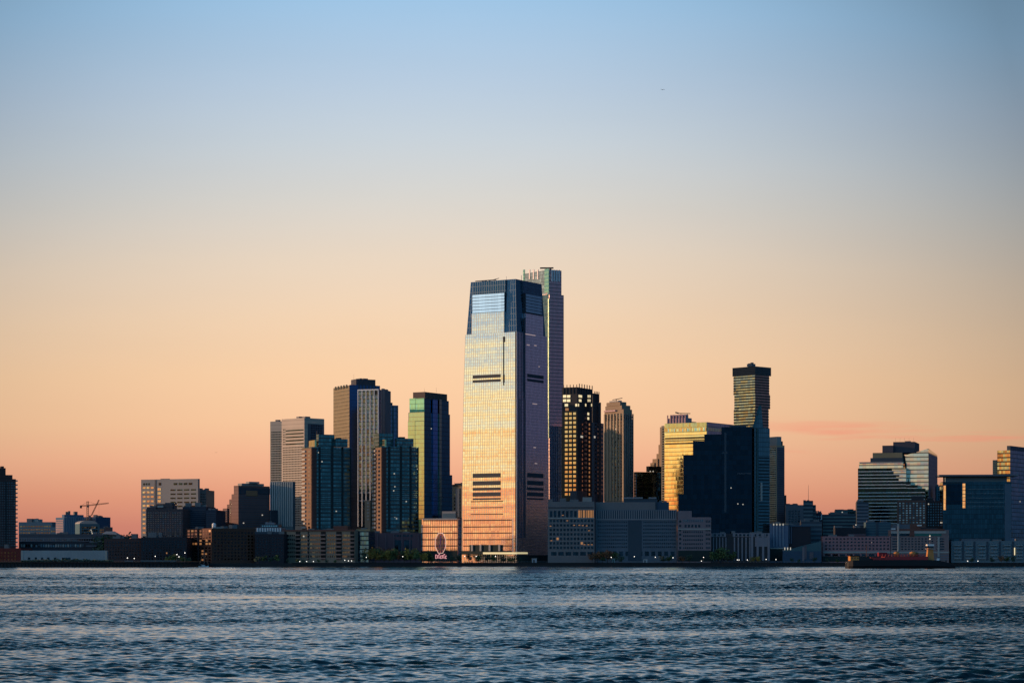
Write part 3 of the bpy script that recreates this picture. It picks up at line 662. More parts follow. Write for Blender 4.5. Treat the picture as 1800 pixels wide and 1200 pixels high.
# green-gold glass tower
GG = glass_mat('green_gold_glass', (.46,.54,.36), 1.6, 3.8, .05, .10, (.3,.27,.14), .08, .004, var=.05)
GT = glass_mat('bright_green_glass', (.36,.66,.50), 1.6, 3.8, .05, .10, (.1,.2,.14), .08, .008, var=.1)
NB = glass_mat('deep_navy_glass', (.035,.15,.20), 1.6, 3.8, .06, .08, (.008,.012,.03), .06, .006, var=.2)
b = Bld('green_gold_tower', 'faceted glass tower shining gold on its left and navy on its right', 'office tower', 1960, 31, 718, 746, 791, 724, NB, dep=25, body='glass_wall')
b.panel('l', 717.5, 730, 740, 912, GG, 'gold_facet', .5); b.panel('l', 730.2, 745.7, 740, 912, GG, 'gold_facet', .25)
b.tier(720, 746, 789, 700, 724, NB, 'upper_tier', dD=1.5, dep=22)
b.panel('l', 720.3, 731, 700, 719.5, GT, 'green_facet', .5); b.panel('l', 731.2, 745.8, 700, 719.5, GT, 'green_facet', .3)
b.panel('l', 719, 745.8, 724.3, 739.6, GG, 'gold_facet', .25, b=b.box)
for x0, x1, mm in ((760, 768, 'blue_sheen_glass'), (771, 775, 'green_sheen_glass')):
    b.panel('r', x0, x1, 702, 905, glass_mat(mm, (.12,.30,.62) if 'blue' in mm else (.30,.42,.30), 1.2, 3.8, .1, .08, (.01,.03,.05), .1, .006), 'sheen_strip', .8, b=b.box)  # vertical sheen on the navy glass drawn as coloured strips
b.tier(726, 747, 786, 688.5, 700, wall_mat('brown_plant_screen', (.13,.10,.09)), 'plant_screen', dD=3.5, dep=16); b.mast(746, 682, r=.1); b.mast(767, 681, r=.1)
b.tier(744, 747, 795, 832, None, NB, 'base_wing', dD=.6, dep=22); b.cur = b.box; b.lights('r', [(758, 753), (762, 797)], 1.0); b.done()
b = Bld('narrow_building', 'narrow brown building seen between the navy tower and the golden skyscraper', 'building', 2060, 30, 795, 812, 812, 851, BROWN, dep=20)
b.panel('l', 796, 811, 851, 854, BLACKM, 'roof_edge', .4); b.win('l', 797, 810, 866, 908, 3, 7, .6, .6, DARKW); b.panel('l', 801, 808, 858, 908, wall_mat('blue_stone', (.13,.16,.2)), 'stair_shaft', .6); b.mast(799, 847); b.done()

# low waterfront apartments
b = Bld('apartment_row', 'long beige and brick waterfront apartments with stacked balconies', 'apartment building', 1790, 21, 500, 624, 624, 931, wall_mat('beige_render', (.27,.21,.16)), dep=6, body='rendered_wall')
bk = wall_mat('orange_brown_brick', (.30,.15,.11))
for x0, x1 in ((500, 504), (520, 528), (541, 543.5), (564, 573), (591, 601), (616, 623)):
    b.bands('l', x0, x1, 934, 982, 7, .3, wall_mat('balcony_rose', (.36,.22,.18)), 'balcony', 1.6, each=True)
    b.panel('l', x0, x1, 934, 983, wall_mat('recess_shade_tone', (.02,.018,.02)), 'recess_shade', .1)  # flat dark panel painted as the shade behind the balconies
b.win('l', 505, 519, 937, 981, 4, 6, .5, .45, DARKW); b.win('l', 529, 540, 937, 981, 3, 6, .5, .45, DARKW)
b.win('l', 545, 563, 937, 981, 5, 6, .5, .45, DARKW); b.win('l', 575, 590, 937, 981, 4, 6, .5, .45, DARKW); b.win('l', 602, 615, 937, 981, 4, 6, .6, .45, DARKW)
b.panel('l', 499.5, 624, 930.5, 933, BRICKR, 'cornice', .7)
b.tier(586, 611, 611, 924, 931, BRICKR, 'roof_house', dD=6, dep=5); b.units(3, b=b.box, seed=37, h=(.6, 1.4)); b.lights('l', [(534, 942)], 1.1, b=b.box); b.done()
b = Bld('blue_block', 'low deep blue glass block at the right end of the beige apartments', 'building', 1796, 12, 624, 648, 648, 933, glass_mat('petrol_glass', (.08,.22,.36), 1.8, 3.5, .08, .25, (.02,.05,.07), .12, .02), dep=18)
b.tier(626, 650, 650, 929.5, 933, wall_mat('ochre_roof', (.36,.26,.15)), 'roof_canopy', dD=1, dep=14); b.done()
b = Bld('podium_block', 'dark plum podium with framed openings under the right teal tower', 'building', 1838, 5, 648, 740, 740, 936, wall_mat('plum_stone', (.12,.07,.085)), dep=7)
b.win('l', 650, 660, 940, 970, 2, 5, .6, .5, DEEPW); b.ribs('l', 664, 735, 938, 978, 6, .12, wall_mat('mauve_stone', (.15,.10,.12)), 'frame_pier', .6, each=True)
b.win('l', 690, 726, 939, 943, 6, 1, .7, .8, DEEPW); b.win('l', 693, 725, 948, 970, 2, 1, .85, .95, DEEPW, name='shop_window'); b.done()

# ================================================================== THE GOLDEN SKYSCRAPER
GOLD = glass_mat('coated_mirror_glass', (.98,.94,.86), 2.1, 2.35, .22, .08, (.66,.57,.46), .07, .005, bow=.006, var=.13, fmetal=.7, frough=.25, wave=.06)
CROWN = glass_mat('navy_crown_glass', (.045,.10,.15), 2.1, 4.7, .24, .08, (.14,.20,.26), .1, .006, var=.15)
COPPER = glass_mat('copper_podium_glass', (1.0,.86,.80), 1.9, 5.2, .22, .0, (.42,.20,.14), .10, .008, var=.25, fmetal=.6)
SLOT = wall_mat('dark_louvre', (.035,.045,.06), .6, .2)
b = Bld('skyscraper', 'tallest tower, its mirror glass facade golden on the left and violet on the right', 'skyscraper', 1800, 31, 813, 909, 964, 583, GOLD, body='mirror_facade', roof=BLACKM, skip_body=True)
bx = Box(b.X, b.D, b.a); bx.ox = bx.oy = 0.0; bx.L, bx.W = bx.sl(811.5), bx.sr(965); bx.z0, bx.z1 = 0, bx.z(583); b.box = b.cur = bx
L, W, Z = bx.L, bx.W, bx.z1
zs = [0, bx.z(845), bx.z(700), Z]; ins = [0, .5, 1.6, 3.4]
mb = MB()
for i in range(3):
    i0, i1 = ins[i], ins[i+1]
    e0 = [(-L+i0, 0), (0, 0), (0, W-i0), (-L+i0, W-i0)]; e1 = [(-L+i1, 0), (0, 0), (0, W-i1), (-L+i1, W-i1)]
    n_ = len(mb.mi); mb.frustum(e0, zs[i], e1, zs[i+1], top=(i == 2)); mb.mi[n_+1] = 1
GOLD_DIM = glass_mat('shaded_coated_glass', (.92,.80,.82), 2.1, 2.35, .24, .09, (.34,.27,.28), .24, .005, bow=.006, var=.14, fmetal=.7, frough=.2, wave=.03)  # same glass, tinted darker and rougher for the shaded right face
mb.build('mirror_facade', [GOLD, GOLD_DIM], b.o)
zt = bx.z(489)
mb = MB(); mb.frustum([(-L+4, 1.0), (-1.0, 1.0), (-1.0, W-4), (-L+4, W-4)], Z, [(-L+6.5, 3.4), (-3.4, 3.4), (-3.4, W-6), (-L+6.5, W-6)], zt); mb.build('crown', CROWN, b.o)
q = lambda px, f='l': bx.sl(px) if f == 'l' else bx.sr(px)
# central panels carried up past the crown
mb = MB(); z1, z2 = bx.z(546), bx.z(513)
mb.box(-q(829), -q(886), 0, 6, Z, z1, False); mb.build('upper_facade', GOLD, b.o); mb = MB(); mb.box(-6, 0, q(924, 'r'), q(955, 'r'), Z, bx.z(548), False); mb.build('upper_facade', GOLD_DIM, b.o)
SLAT = glass_mat('silver_slat', (.9,.93,.93), 3.0, 99, .02, .0, (.3,.3,.3), .12, .004, var=.15)
SLAT_R = glass_mat('shaded_slat', (.50,.38,.40), 3.0, 99, .02, .0, (.2,.2,.2), .2, .004, var=.15)  # dim copy of the slats, right side shade in the tint
for k in range(6):
    za, zb = z1+(z2-z1)*k/6+.35, z1+(z2-z1)*(k+1)/6; mb = MB(); x0, x1 = -q(830), -q(886)
    mb.prism([(x0, .15), (x1, .15), (x1, 5), (x0, 5)], za-.01, zb, True, top=True)
    for i_ in range(len(mb.v)):
        x, y, z = mb.v[i_]
        if z > zb-.01 and y < 1: mb.v[i_] = (x, y+.30, z)
    mb.build('louvre_slat', SLAT, b.o)
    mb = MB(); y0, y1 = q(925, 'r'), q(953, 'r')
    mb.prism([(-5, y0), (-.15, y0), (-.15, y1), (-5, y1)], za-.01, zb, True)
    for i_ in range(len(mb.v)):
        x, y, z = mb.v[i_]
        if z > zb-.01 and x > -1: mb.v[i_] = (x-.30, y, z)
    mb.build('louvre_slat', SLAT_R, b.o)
mb = MB(); mb.box(-q(829), -q(886), .9, 7, z1, bx.z(512), True); mb.box(-7, -.9, q(924, 'r'), q(955, 'r'), bx.z(548), bx.z(513), True); mb.build('louvre_frame', SLOT, b.o)
mb = MB(); mb.box(-q(829), -q(886.6), 1.8, 7, bx.z(512), bx.z(489)-.5, True); mb.box(-7, -1.8, q(923, 'r'), q(955, 'r'), bx.z(512), bx.z(489)-.5, True); mb.build('crown_panel', CROWN, b.o)
# corner shaft recesses
mb = MB(); b.slab(mb, 'l', q(884.5), q(886.3), bx.z(676), bx.z(600), .25); b.slab(mb, 'l', q(884.3), q(887.8), bx.z(600), bx.z(590), .3); b.slab(mb, 'l', q(884.2), q(887), bx.z(671), bx.z(657), .3)
mb.build('shaft_slot', BLACKM, b.o)
mb = MB(); b.slab(mb, 'l', q(905.8), q(907.6), 6, Z, .25); mb.build('corner_slot', BLACKM, b.o)
mb = MB(); b.slab(mb, 'l', q(907.9), q(908.7), 6, Z, .5); mb.build('corner_fin', wall_mat('pale_metal', (.5,.5,.5), .4, .1), b.o)
mb = MB(); b.slab(mb, 'r', q(921.5, 'r'), q(923.5, 'r'), 20, bx.z(556), .2); mb.build('corner_slot', NAVYM, b.o)
mb = MB()
for k in range(4): b.slab(mb, 'r', q(911+k*2.8, 'r'), q(911.7+k*2.8, 'r'), 20, Z, .3)
mb.build('corner_fin', wall_mat('slate_metal', (.06,.07,.12), .4), b.o)
mb = MB()
for k in range(9): mb.tube((-L+8+k*.01, 3, Z), (-L+8+k*.01, 3, Z+.1), .1, 4)
# dark machine floor slots
for f, x0, x1 in (('l', 831, 880), ('r', 927, 955)):
    for ya, yb in ((658.5, 664.2), (667, 671.5)): b.panel(f, x0, x1, ya, yb, SLOT, 'machine_louvre', .25)
    for ya, yb in ((831.5, 839), (845, 852.5), (856.5, 861.5), (865, 872), (875, 878)): b.panel(f, x0, x1, ya, yb, SLOT, 'machine_louvre', .25)
for y_ in (880, 891, 902.5): b.panel('l', 828, 884, y_, y_+1.5, BLACKM, 'shadow_band', .5)
for y_ in (913, 924.5, 935.5, 947, 958): b.panel('l', 815, 900, y_, y_+1.8, BLACKM, 'shadow_band', .5)
b.panel('l', 813.3, 901, 911.5, 973, COPPER, 'copper_base', .3)
b.panel('l', 812, 900, 967.5, 974, wall_mat('dark_lobby', (.02,.035,.035)), 'lobby', .6)
b.panel('l', 826, 884, 957, 967.5, wall_mat('dark_lobby', (.02,.035,.035)), 'entrance_void', .6)
for px in (831, 846, 862, 879): b.ribs('l', px, px+.8, 957, 968, 1, .2, PALEC, 'entrance_column', 1.4)
mb = MB(); b.slab(mb, 'l', q(850), q(909), bx.z(973.4), bx.z(970), .9); mb.build('lit_canopy', emit_mat('canopy_glow', (1, .83, .45), .55), b.o)
mb = MB(); b.slab(mb, 'r', q(909.5, 'r'), q(926, 'r'), bx.z(973), bx.z(970), .9); mb.build('lit_canopy', emit_mat('canopy_glow', (1, .83, .45), .55), b.o)
b.panel('r', 909.5, 965, 975, 990, wall_mat('dark_lobby', (.02,.035,.035)), 'lobby', .4)
# lit rooms on the right face
for (x0, x1, y_) in ((923, 941, 587.5), (926, 931, 605.5), (939, 943, 606.5), (946.5, 948.5, 643.5), (936, 944, 709), (938, 942, 785.5), (940, 944, 813.5)):
    b.panel('r', x0, x1, y_, y_+1.4, emit_mat('dim_room', (.9, .65, .6), .35), 'lit_window', .2)
# roof crane
mb = MB(); mb.box(-L+13, -L+16, 10, 13, zt, zt+1.6); mb.tube((-L+8, 8, zt+1.2), (-L+24, 14, zt+2.0), .35, 5); mb.tube((-L+18, 12, zt+1.2), (-L+26, 15, zt+3.2), .25, 5); mb.build('window_cleaning_crane', STEEL, b.o)
mb = MB()
for x in (-L+30, -L+44, -8): mb.tube((x, 20, zt), (x, 20, zt+5), .12, 4)
mb.build('antenna', STEEL, b.o)
b.done()

b = Bld('annex_building', 'low copper toned glass annex left of the golden skyscraper behind the clock', 'office building', 1829, 20, 741, 804, 804, 911, COPPER, dep=12, body='copper_facade')
for y_ in (913.5, 924.5, 935.5, 947, 958): b.panel('l', 744 if y_ < 920 else 741, 804, y_, y_+1.8, BLACKM, 'shadow_band', .5)
b.panel('l', 743, 804, 910.5, 913, PALEC, 'parapet', .6); b.panel('l', 740.5, 743, 922, 967, PALEC, 'corner_strip', .35)
b.panel('l', 741, 804, 967.5, 986, wall_mat('dark_lobby', (.02,.035,.035)), 'ground_floor', .7)
b.tier(777, 801, 804, 898, 911, wall_mat('grey_plant_panels', (.30,.28,.27)), 'plant_room', dD=2, dep=8); b.ribs('l', 778, 800, 902, 910.5, 14, .25, wall_mat('blue_grey_louvre', (.2,.26,.28)), 'louvre', .2); b.done()
b = Bld('glass_link', 'narrow dark blue glass link between copper annex and golden skyscraper', 'building', 1836, 31, 803, 816, 816, 912, NAVYG, dep=8, body='glass_wall')
b.bands('l', 805, 815, 914, 980, 6, .12, NAVYM, 'floor_edge', .3); b.done()

# ---- tall tower behind
VIO = glass_mat('violet_curtain_glass', (.80,.58,.56), 1.5, 3.5, .30, .22, (.2,.15,.17), .15, .008, var=.15, fmetal=.2)
b = Bld('tall_tower', 'second tallest slim tower with slotted crown behind the golden skyscraper', 'skyscraper', 2240, 56, 921, 966, 991, 517, VIO, dep=35, body='glass_wall')
b.tier(920, 966, 987, 474, 517, VIO, 'crown', dD=1.5, dep=28)
b.panel('l', 921, 961, 478, 520, glass_mat('crown_left_glass', (.10,.15,.19), 1.5, 3.5, .15, .1, (.02,.03,.04), .15, .008), 'crown_screen', .3)
for px in (931.5, 938.5, 946): b.ribs('l', px, px+.1, 473.8, 491, 1, .1, wall_mat('white_fin_metal', (.85,.75,.75), .5, .05), 'crown_fin', .7)
b.panel('l', 958, 965.6, 472.5, 514, GT, 'green_edge', .7); b.panel('l', 963, 965.7, 514, 525, GT, 'green_edge', .9); b.panel('l', 964.4, 965.6, 525, 770, glass_mat('pale_green_fin', (.6,.75,.5), 2, 3.5, .02, .05, (.2,.3,.2), .15, .003), 'corner_fin', .8, b=b.box)
b.panel('l', 920.3, 923, 474, 500, GT, 'green_edge', .6)
b.panel('l', 921.5, 963.8, 520.5, 980, glass_mat('dark_teal_curtain', (.05,.11,.14), 1.5, 3.5, .1, .1, (.02,.04,.05), .12, .008), 'teal_strip', .4, b=b.box)
for k in range(4): b.ribs('r', 970+k*4.1, 970.2+k*4.1, 474.5, 495, 1, .1, wall_mat('white_fin_metal', (.85,.75,.75), .5, .05), 'crown_fin', .7)
b.cur = b.box
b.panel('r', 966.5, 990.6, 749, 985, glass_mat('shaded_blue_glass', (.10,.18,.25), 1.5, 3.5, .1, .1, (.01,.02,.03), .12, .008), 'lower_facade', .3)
b.ribs('r', 969, 988, 749, 880, 6, .2, wall_mat('blue_grey_fin', (.14,.17,.22)), 'fin', .8, each=True)
cr = b.tier(958, 963, 972, 473.5, 474, BLACKM, 'crane_base', dD=8, dep=5)
mb = MB(); c = b.cur; mb.tube((c.ox-2, c.oy+1, c.z1), (c.ox-2, c.oy+1, c.z1+2.2), .8, 6)
mb.tube((c.ox-9, c.oy-3, c.z1+2.0), (c.ox+1, c.oy+6, c.z1+1.7), .8, 6); mb.build('window_cleaning_crane', BLACKM, b.o); b.done()
# ================================================================== RIGHT SIDE
DK = wall_mat('dark_granite', (.04,.042,.05))
DKB = wall_mat('dark_brown_granite', (.10,.07,.045))
b = Bld('dark_tower', 'dark spiked tower with a grid of gold reflecting windows', 'office tower', 2120, 26, 988, 1015, 1041, 680, DK, dep=25, body='stone_wall')
b.panel('l', 988, 1014.8, 722, 880, DKB, 'brown_wall', .12)
b.win('l', 992, 1013.8, 723, 872, 3, 19, .66, .56, pane_mat('amber_mirror', (.62,.50,.34), tilt=.01, var=.35), out=.3)
for row, cells in ((694, (990, 997)), (701.5, (990, 997)), (709.5, (993,)), (717, (994,))):
    for px in cells: b.panel('l', px, px+5.5, row, row+4.6, LITY if row < 715 else LITO, 'lit_window', .4)
for row, px, w_ in ((694, 1017, 5.5), (701.5, 1017.5, 4), (694, 1033, 1.3), (694, 1036, 1.4), (701.5, 1033, 1.2), (701.5, 1036, 1.2), (709.5, 1016, 1.2), (709.5, 1028.5, 1.5), (709.5, 1039, 1), (725, 1032.5, 2.5), (733, 1032.5, 2.5)):
    b.panel('r', px, px+w_, row, row+4.4, LITY, 'lit_window', .4)
b.panel('l', 1011.5, 1014.7, 709.5, 714, LITY, 'lit_window', .4)
b.win('r', 1021, 1025.5, 742, 872, 1, 17, .35, .5, pane_mat('copper_window', (.5,.35,.2)), out=.3); b.win('r', 1034.5, 1037, 742, 872, 1, 17, .6, .5, LITO, out=.3)
b.win('r', 1027, 1032, 723, 872, 2, 19, .5, .5, DARKW, out=.2)
b.ribs('l', 991, 1014, 676, 692, 5, .16, BLACKM, 'crown_spike', .5, each=True); b.ribs('r', 1018, 1040.5, 676, 692, 6, .16, BLACKM, 'crown_spike', .5, each=True)
b.tier(1041.1, 1044, 1053, 691, None, DK, 'side_tier', dD=6, dep=20); b.ribs('r', 1045, 1052.5, 688, 706, 4, .2, BLACKM, 'crown_spike', .5)
b.tier(1052.5, 1054, 1056.5, 707, None, DK, 'side_tier', dD=9, dep=20); b.tier(1040.5, 1044, 1061, 742, None, wall_mat('blue_granite', (.05,.07,.10)), 'side_tier', dD=3, dep=20)
b.win('r', 1045, 1060, 743, 870, 4, 17, .5, .45, DARKW)
b.panel('r', 1044, 1046, 766, 769.5, LITW, 'lit_window', .4)
b.cur = b.box; b.panel('r', 1020.5, 1024, 765.5, 769, LITW, 'lit_window', .5); b.tier(1002, 1014, 1032, 862, None, NAVYM, 'base_step', dD=-3, dep=10); b.done()

b = Bld('stone_tower', 'brown stone tower with setback crown right of the dark spiked tower', 'tower', 2080, 50, 1062, 1097, 1113, 738, BROWN, dep=25, body='stone_wall')
b.tier(1062.5, 1096, 1111, 719, 738, None, 'setback', dD=1, dep=22); b.tier(1064, 1093, 1108, 712, 719, None, 'setback', dD=3, dep=20)
b.tier(1066, 1090, 1101, 706, 712, None, 'setback', dD=4, dep=18); b.tier(1071, 1087, 1093, 703.5, 706, PALEC, 'plant_room', dD=5, dep=10)
mb = MB(); c = b.cur; mb.tube((c.ox-8, c.oy, c.z1+.8), (c.ox+1, c.oy+4, c.z1+2.2), .35, 5); mb.tube((c.ox-5, c.oy+2, c.z1), (c.ox-5, c.oy+2, c.z1+1.3), .5, 5); mb.build('window_cleaning_crane', STEEL, b.o)
b.cur = b.box
b.panel('l', 1063, 1083, 721, 723.5, wall_mat('pink_cornice', (.6,.42,.42)), 'cornice', 1.2)
b.ribs('l', 1063.5, 1096, 727, 880, 7, .38, wall_mat('light_brown_stone', (.38,.29,.20)), 'pier', .8, each=True)
b.win('l', 1066, 1094, 740, 875, 6, 24, .4, .55, DARKW, out=.15)
b.win('l', 1065, 1095, 727, 738, 6, 2, .5, .7, DEEPW, out=.2)
b.ribs('r', 1098.5, 1112, 727, 880, 5, .4, wall_mat('shaded_pier_stone', (.24,.20,.19)), 'pier', .8, each=True)  # darker, greyer pier tone carries the shade of the right face
b.win('r', 1098, 1112.5, 730, 875, 5, 26, .4, .5, DEEPW, out=.12); b.done()

b = Bld('navy_block', 'short navy block with a bright reflecting left edge beside the stone tower', 'office building', 2060, 60, 1114, 1119, 1163, 829, NAVYG, dep=22, body='glass_wall')
b.win('l', 1114.5, 1118.5, 832, 873, 1, 8, .8, .6, MIRW, out=.4)
b.tier(1136, 1140, 1163, 819, 829, NAVYG, 'upper_tier', dD=3, dep=15); b.lights('r', [(1143, 828), (1148, 828)], 1.0); b.done()
b = Bld('stepped_block', 'stepped tan block climbing behind the left edge of the gold glass tower', 'building', 2150, 50, 1160, 1168, 1172, 750, BROWN, dep=20)
b.tier(1157.5, 1166, 1168, 781, None, None, 'step', dD=3, dep=20); b.tier(1154, 1162, 1166, 797, None, None, 'step', dD=5, dep=20)
b.tier(1147, 1156, 1162, 806, None, None, 'step', dD=7, dep=20); b.tier(1143, 1150, 1156, 813, None, None, 'step', dD=9, dep=20)
b.win('l', 1144, 1149.5, 815, 825, 2, 2, .5, .5, DARKW); b.done()

GLD = glass_mat('gold_glass', (1.0,.78,.42), 1.6, 3.6, .04, .16, (.55,.40,.17), .06, .005, bow=.012, var=.10, fmetal=.85, frough=.2, wave=.03)
b = Bld('gold_tower', 'gold mirror glass tower behind the black stepped tower', 'office tower', 1990, 33, 1168, 1242, 1290, 742, GLD, dep=30, body='mirror_facade')
b.bands('l', 1169.5, 1241.5, 744, 775, 2, .12, wall_mat('olive_band', (.2,.17,.07), .4), 'shadow_band', .25)
b.panel('l', 1169.2, 1241.5, 743, 759, glass_mat('olive_gold_glass', (.62,.56,.28), 1.6, 3.6, .08, .06, (.35,.31,.14), .12, .02, var=.25, wave=.05), 'crown_band', .3)
b.panel('l', 1172, 1241.5, 752.5, 758, glass_mat('bright_gold_band', (.95,.92,.5), 1.2, 3.6, .25, .02, (.4,.36,.15), .1, .05, var=.5), 'bright_band', .5)
for y_ in (768, 777.5): b.panel('l', 1169.2, 1241.5, y_, y_+2.8, wall_mat('dark_gold_band', (.16,.12,.05), .35), 'shadow_band', .3)
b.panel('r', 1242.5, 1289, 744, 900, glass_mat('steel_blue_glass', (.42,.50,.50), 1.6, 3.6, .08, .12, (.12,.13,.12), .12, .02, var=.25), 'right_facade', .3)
b.panel('r', 1243, 1272, 752.5, 758, glass_mat('bright_gold_band', (.95,.92,.5)), 'bright_band', .5)
b.tier(1162.7, 1169.5, 1171, 748, None, wall_mat('grey_tan_stone', (.30,.27,.21)), 'side_bay', dD=27, dep=15)
b.win('l', 1163, 1168.8, 752, 900, 1, 34, .6, .5, DEEPW, b=b.cur); b.done()
b = Bld('crowned_tower', 'pink stone crown of a tower showing above the gold glass tower', 'tower', 2200, 38, 1173, 1206, 1216, 734, wall_mat('pink_stone', (.46,.31,.33)), dep=25, body='stone_wall')
b.tier(1178, 1203, 1210, 728, 734, None, 'setback', dD=3, dep=18); 
b.ribs('l', 1174, 1205, 729, 745, 7, .3, wall_mat('rose_stone', (.36,.24,.27)), 'pier', .7, b=b.box)
b.tier(1214, 1218, 1224, 741, None, BROWN, 'side_tier', dD=4, dep=12)
mb = MB(); bb = b.box; z_ = bb.z(724.5); mb.tube((-14, 8, z_), (-3, 12, z_-.4), .4, 5); mb.tube((-12, 9, bb.z(728)), (-12, 9, z_), .3, 5); mb.tube((-6, 11, bb.z(728)), (-6, 11, z_), .3, 5); mb.tube((-14, 8, z_), (-17, 7, z_+1), .7, 5)
mb.build('window_cleaning_crane', STEEL, b.o); b.done()

# stacked tall tower
ST = glass_mat('olive_strip_glass', (.42,.40,.30), 3.0, 3.3, .03, .0, (.1,.09,.07), .12, .02, var=.3)
b = Bld('stacked_tower', 'tall tower of stacked shifted blocks with a flat overhanging cap', 'tower', 2230, 46, 1290, 1327, 1351, 717, ST, dep=25, body='lower_block')
SB = wall_mat('charcoal_spandrel', (.06,.052,.045), .5)
def stack(bx, xl, xc, xr, ya, yb, n):
    b.bands('l', xl, xc, ya, yb, n, .45, SB, 'floor_band', .35, each=True, b=bx); b.bands('r', xc, xr, ya, yb, n, .5, SB, 'floor_band', .35, each=True, b=bx)
stack(b.box, 1290, 1327, 1351, 718, 758, 8)
t2 = b.tier(1291, 1327.5, 1353.5, 692, 717, ST, 'shifted_block', dD=-1, dep=25); stack(t2, 1291, 1327.5, 1353.5, 692.5, 717, 5)
t3 = b.tier(1289.5, 1327, 1352, 658, 692, ST, 'upper_block', dD=0, dep=25); stack(t3, 1289.5, 1327, 1352, 660, 692, 7)
b.tier(1287.5, 1327.5, 1355.5, 643.5, 658.5, wall_mat('cap_louvre', (.10,.085,.08), .6), 'cap', dD=-2, dep=27)
b.bands('l', 1288, 1327, 644, 658, 5, .4, wall_mat('cap_louvre_dark', (.05,.045,.045), .6), 'louvre', .2); b.bands('r', 1328, 1355, 646, 657, 4, .4, wall_mat('cap_louvre_blue', (.05,.06,.08), .6), 'louvre', .2)
b.tier(1313, 1322, 1328, 639, 643.5, UNIT, 'plant_room', dD=6, dep=8); b.units(4, seed=41, h=(.5, 2)); b.done()

# black stepped tower and teal blade
b = Bld('black_tower', 'near black glass tower climbing in four steps towards a teal spire', 'office tower', 1812, 4, 1268, 1322, 1322, 750, BLACKG, dep=30, body='main_block')
for x0, yt, dd in ((1238, 763, .4), (1218, 774.5, .8), (1201, 799, 1.2), (1192, 868, 1.6)):
    b.tier(x0, 1268, 1268, yt, None, BLACKG, 'step_block', dD=dd+.2, dep=26)
b.cur = b.box
b.tier(1282, 1312, 1312, 747.5, 750, NAVYM, 'roof_unit', dD=6, dep=10)
b.cur = b.box
b.lights('l', [(1285, 857), (1306, 886), (1297, 885)], .8)
b.panel('l', 1296, 1320, 831.5, 832.3, wall_mat('pale_slate', (.15,.155,.18)), 'light_strip', .3); b.panel('l', 1264, 1279, 795, 796, wall_mat('pale_slate', (.15,.155,.18)), 'light_strip', .3)
b.ribs('l', 1275, 1275.4, 760, 900, 1, .1, NAVYM, 'joint', .3); b.done()
TB = glass_mat('teal_blade_glass', (.09,.22,.25), 1.8, 3.7, .06, .1, (.03,.06,.07), .1, .01, var=.25)
b = Bld('blade_tower', 'teal glass blade tower ending in a pointed spire beside the black tower', 'office tower', 1811, 64, 1320, 1326, 1353, 752, TB, dep=20, body='glass_wall')
c = b.box; za = c.z(712, 'r', c.sr(1337)); y1, y2, y3 = c.sr(1327), c.sr(1338), c.sr(1341.5)
mb = MB(); mb.prism([(-3.5, y1*.5), (0, y1*.5), (0, y2), (0, y3), (-3.5, y3), (-3.5, y2)], c.z1, 0, ztop=[c.z1+.05, c.z1+.05, za, c.z1+.05, c.z1+.05, za]); mb.build('spire', [TB], b.o)
b.bands('r', 1331, 1352, 800, 935, 24, .42, wall_mat('teal_dark_band', (.02,.035,.045)), 'floor_band', .3, each=True)
b.ribs('r', 1331, 1331.3, 752, 935, 1, .1, wall_mat('teal_metal', (.04,.10,.12)), 'edge_fin', .8); b.ribs('r', 1338, 1338.3, 848, 880, 1, .1, PALEC, 'light_fin', .6); b.done()

b = Bld('slim_tower', 'slim brown residential tower with gold balconies right of the teal blade', 'apartment tower', 2000, 58, 1351, 1365, 1379, 782, wall_mat('warm_brown_render', (.40,.28,.19)), dep=20, body='rendered_wall')
b.tier(1351.5, 1366, 1373.5, 767, 782, GREYC, 'plant_room', dD=1.5, dep=14); b.tier(1366, 1369, 1376, 775, 782, DK, 'upper_step', dD=3, dep=10)
b.cur = b.box; b.win('l', 1354, 1364.5, 786, 848, 3, 18, .6, .5, MIRW, out=.3, mats=(DEEPW, .45)); b.bands('l', 1354.5, 1364, 786, 915, 34, .4, wall_mat('warm_lit_balcony', (.72,.54,.34)), 'balcony', 1.0); b.win('l', 1354, 1364.5, 850, 915, 3, 14, .5, .5, DARKW, out=.3)  # warm balcony tone makes up for sunlight blocked on this face
b.panel('r', 1366, 1378.5, 786, 935, wall_mat('shaded_render', (.09,.10,.14)), 'right_cladding', .2)  # cladding and balconies here darkened to carry the right face's shade
b.bands('r', 1367, 1378, 786, 920, 34, .4, wall_mat('shaded_balcony', (.16,.13,.15)), 'balcony', .9)
b.panel('r', 1379, 1381, 870, 935, DK, 'buttress', 1.0) ; b.done()

# large stone waterfront complex
CS = wall_mat('waterfront_stone', (.19,.175,.18))
b = Bld('waterfront_offices', 'long stone waterfront office complex with tall top floor windows', 'office building', 1790, 3, 963, 1045, 1046, 881, CS, dep=14, body='stone_wall')
b.panel('l', 964, 1043, 891, 892.5, DK, 'cornice_shadow', .3)
b.win('l', 965, 1015, 897, 909, 7, 1, .6, .95, DEEPW, name='tall_window'); b.win('l', 1016, 1044, 896, 910, 4, 1, .8, .95, LITO, name='tall_window')
b.ribs('l', 1020, 1041, 896, 910, 6, .3, wall_mat('amber_stone', (.36,.17,.08)), 'amber_pier', .6)
b.win('l', 965, 1044, 911, 966, 13, 7, .62, .55, DEEPW, mats=(LITO, .03)); b.panel('l', 964, 1045, 909.3, 911, PALEC, 'string_course', .5)
for pts in ((1009, 922), (1018, 922), (1024, 922.5), (1031, 923), (1035, 931.5), (967.5, 923.5), (969, 949), (989, 904.5), (1027, 956), (1034, 956), (1040, 956), (997, 914)):
    b.panel('l', pts[0]-1.2, pts[0]+1.8, pts[1], pts[1]+1.2, LITO, 'lit_window', .3)
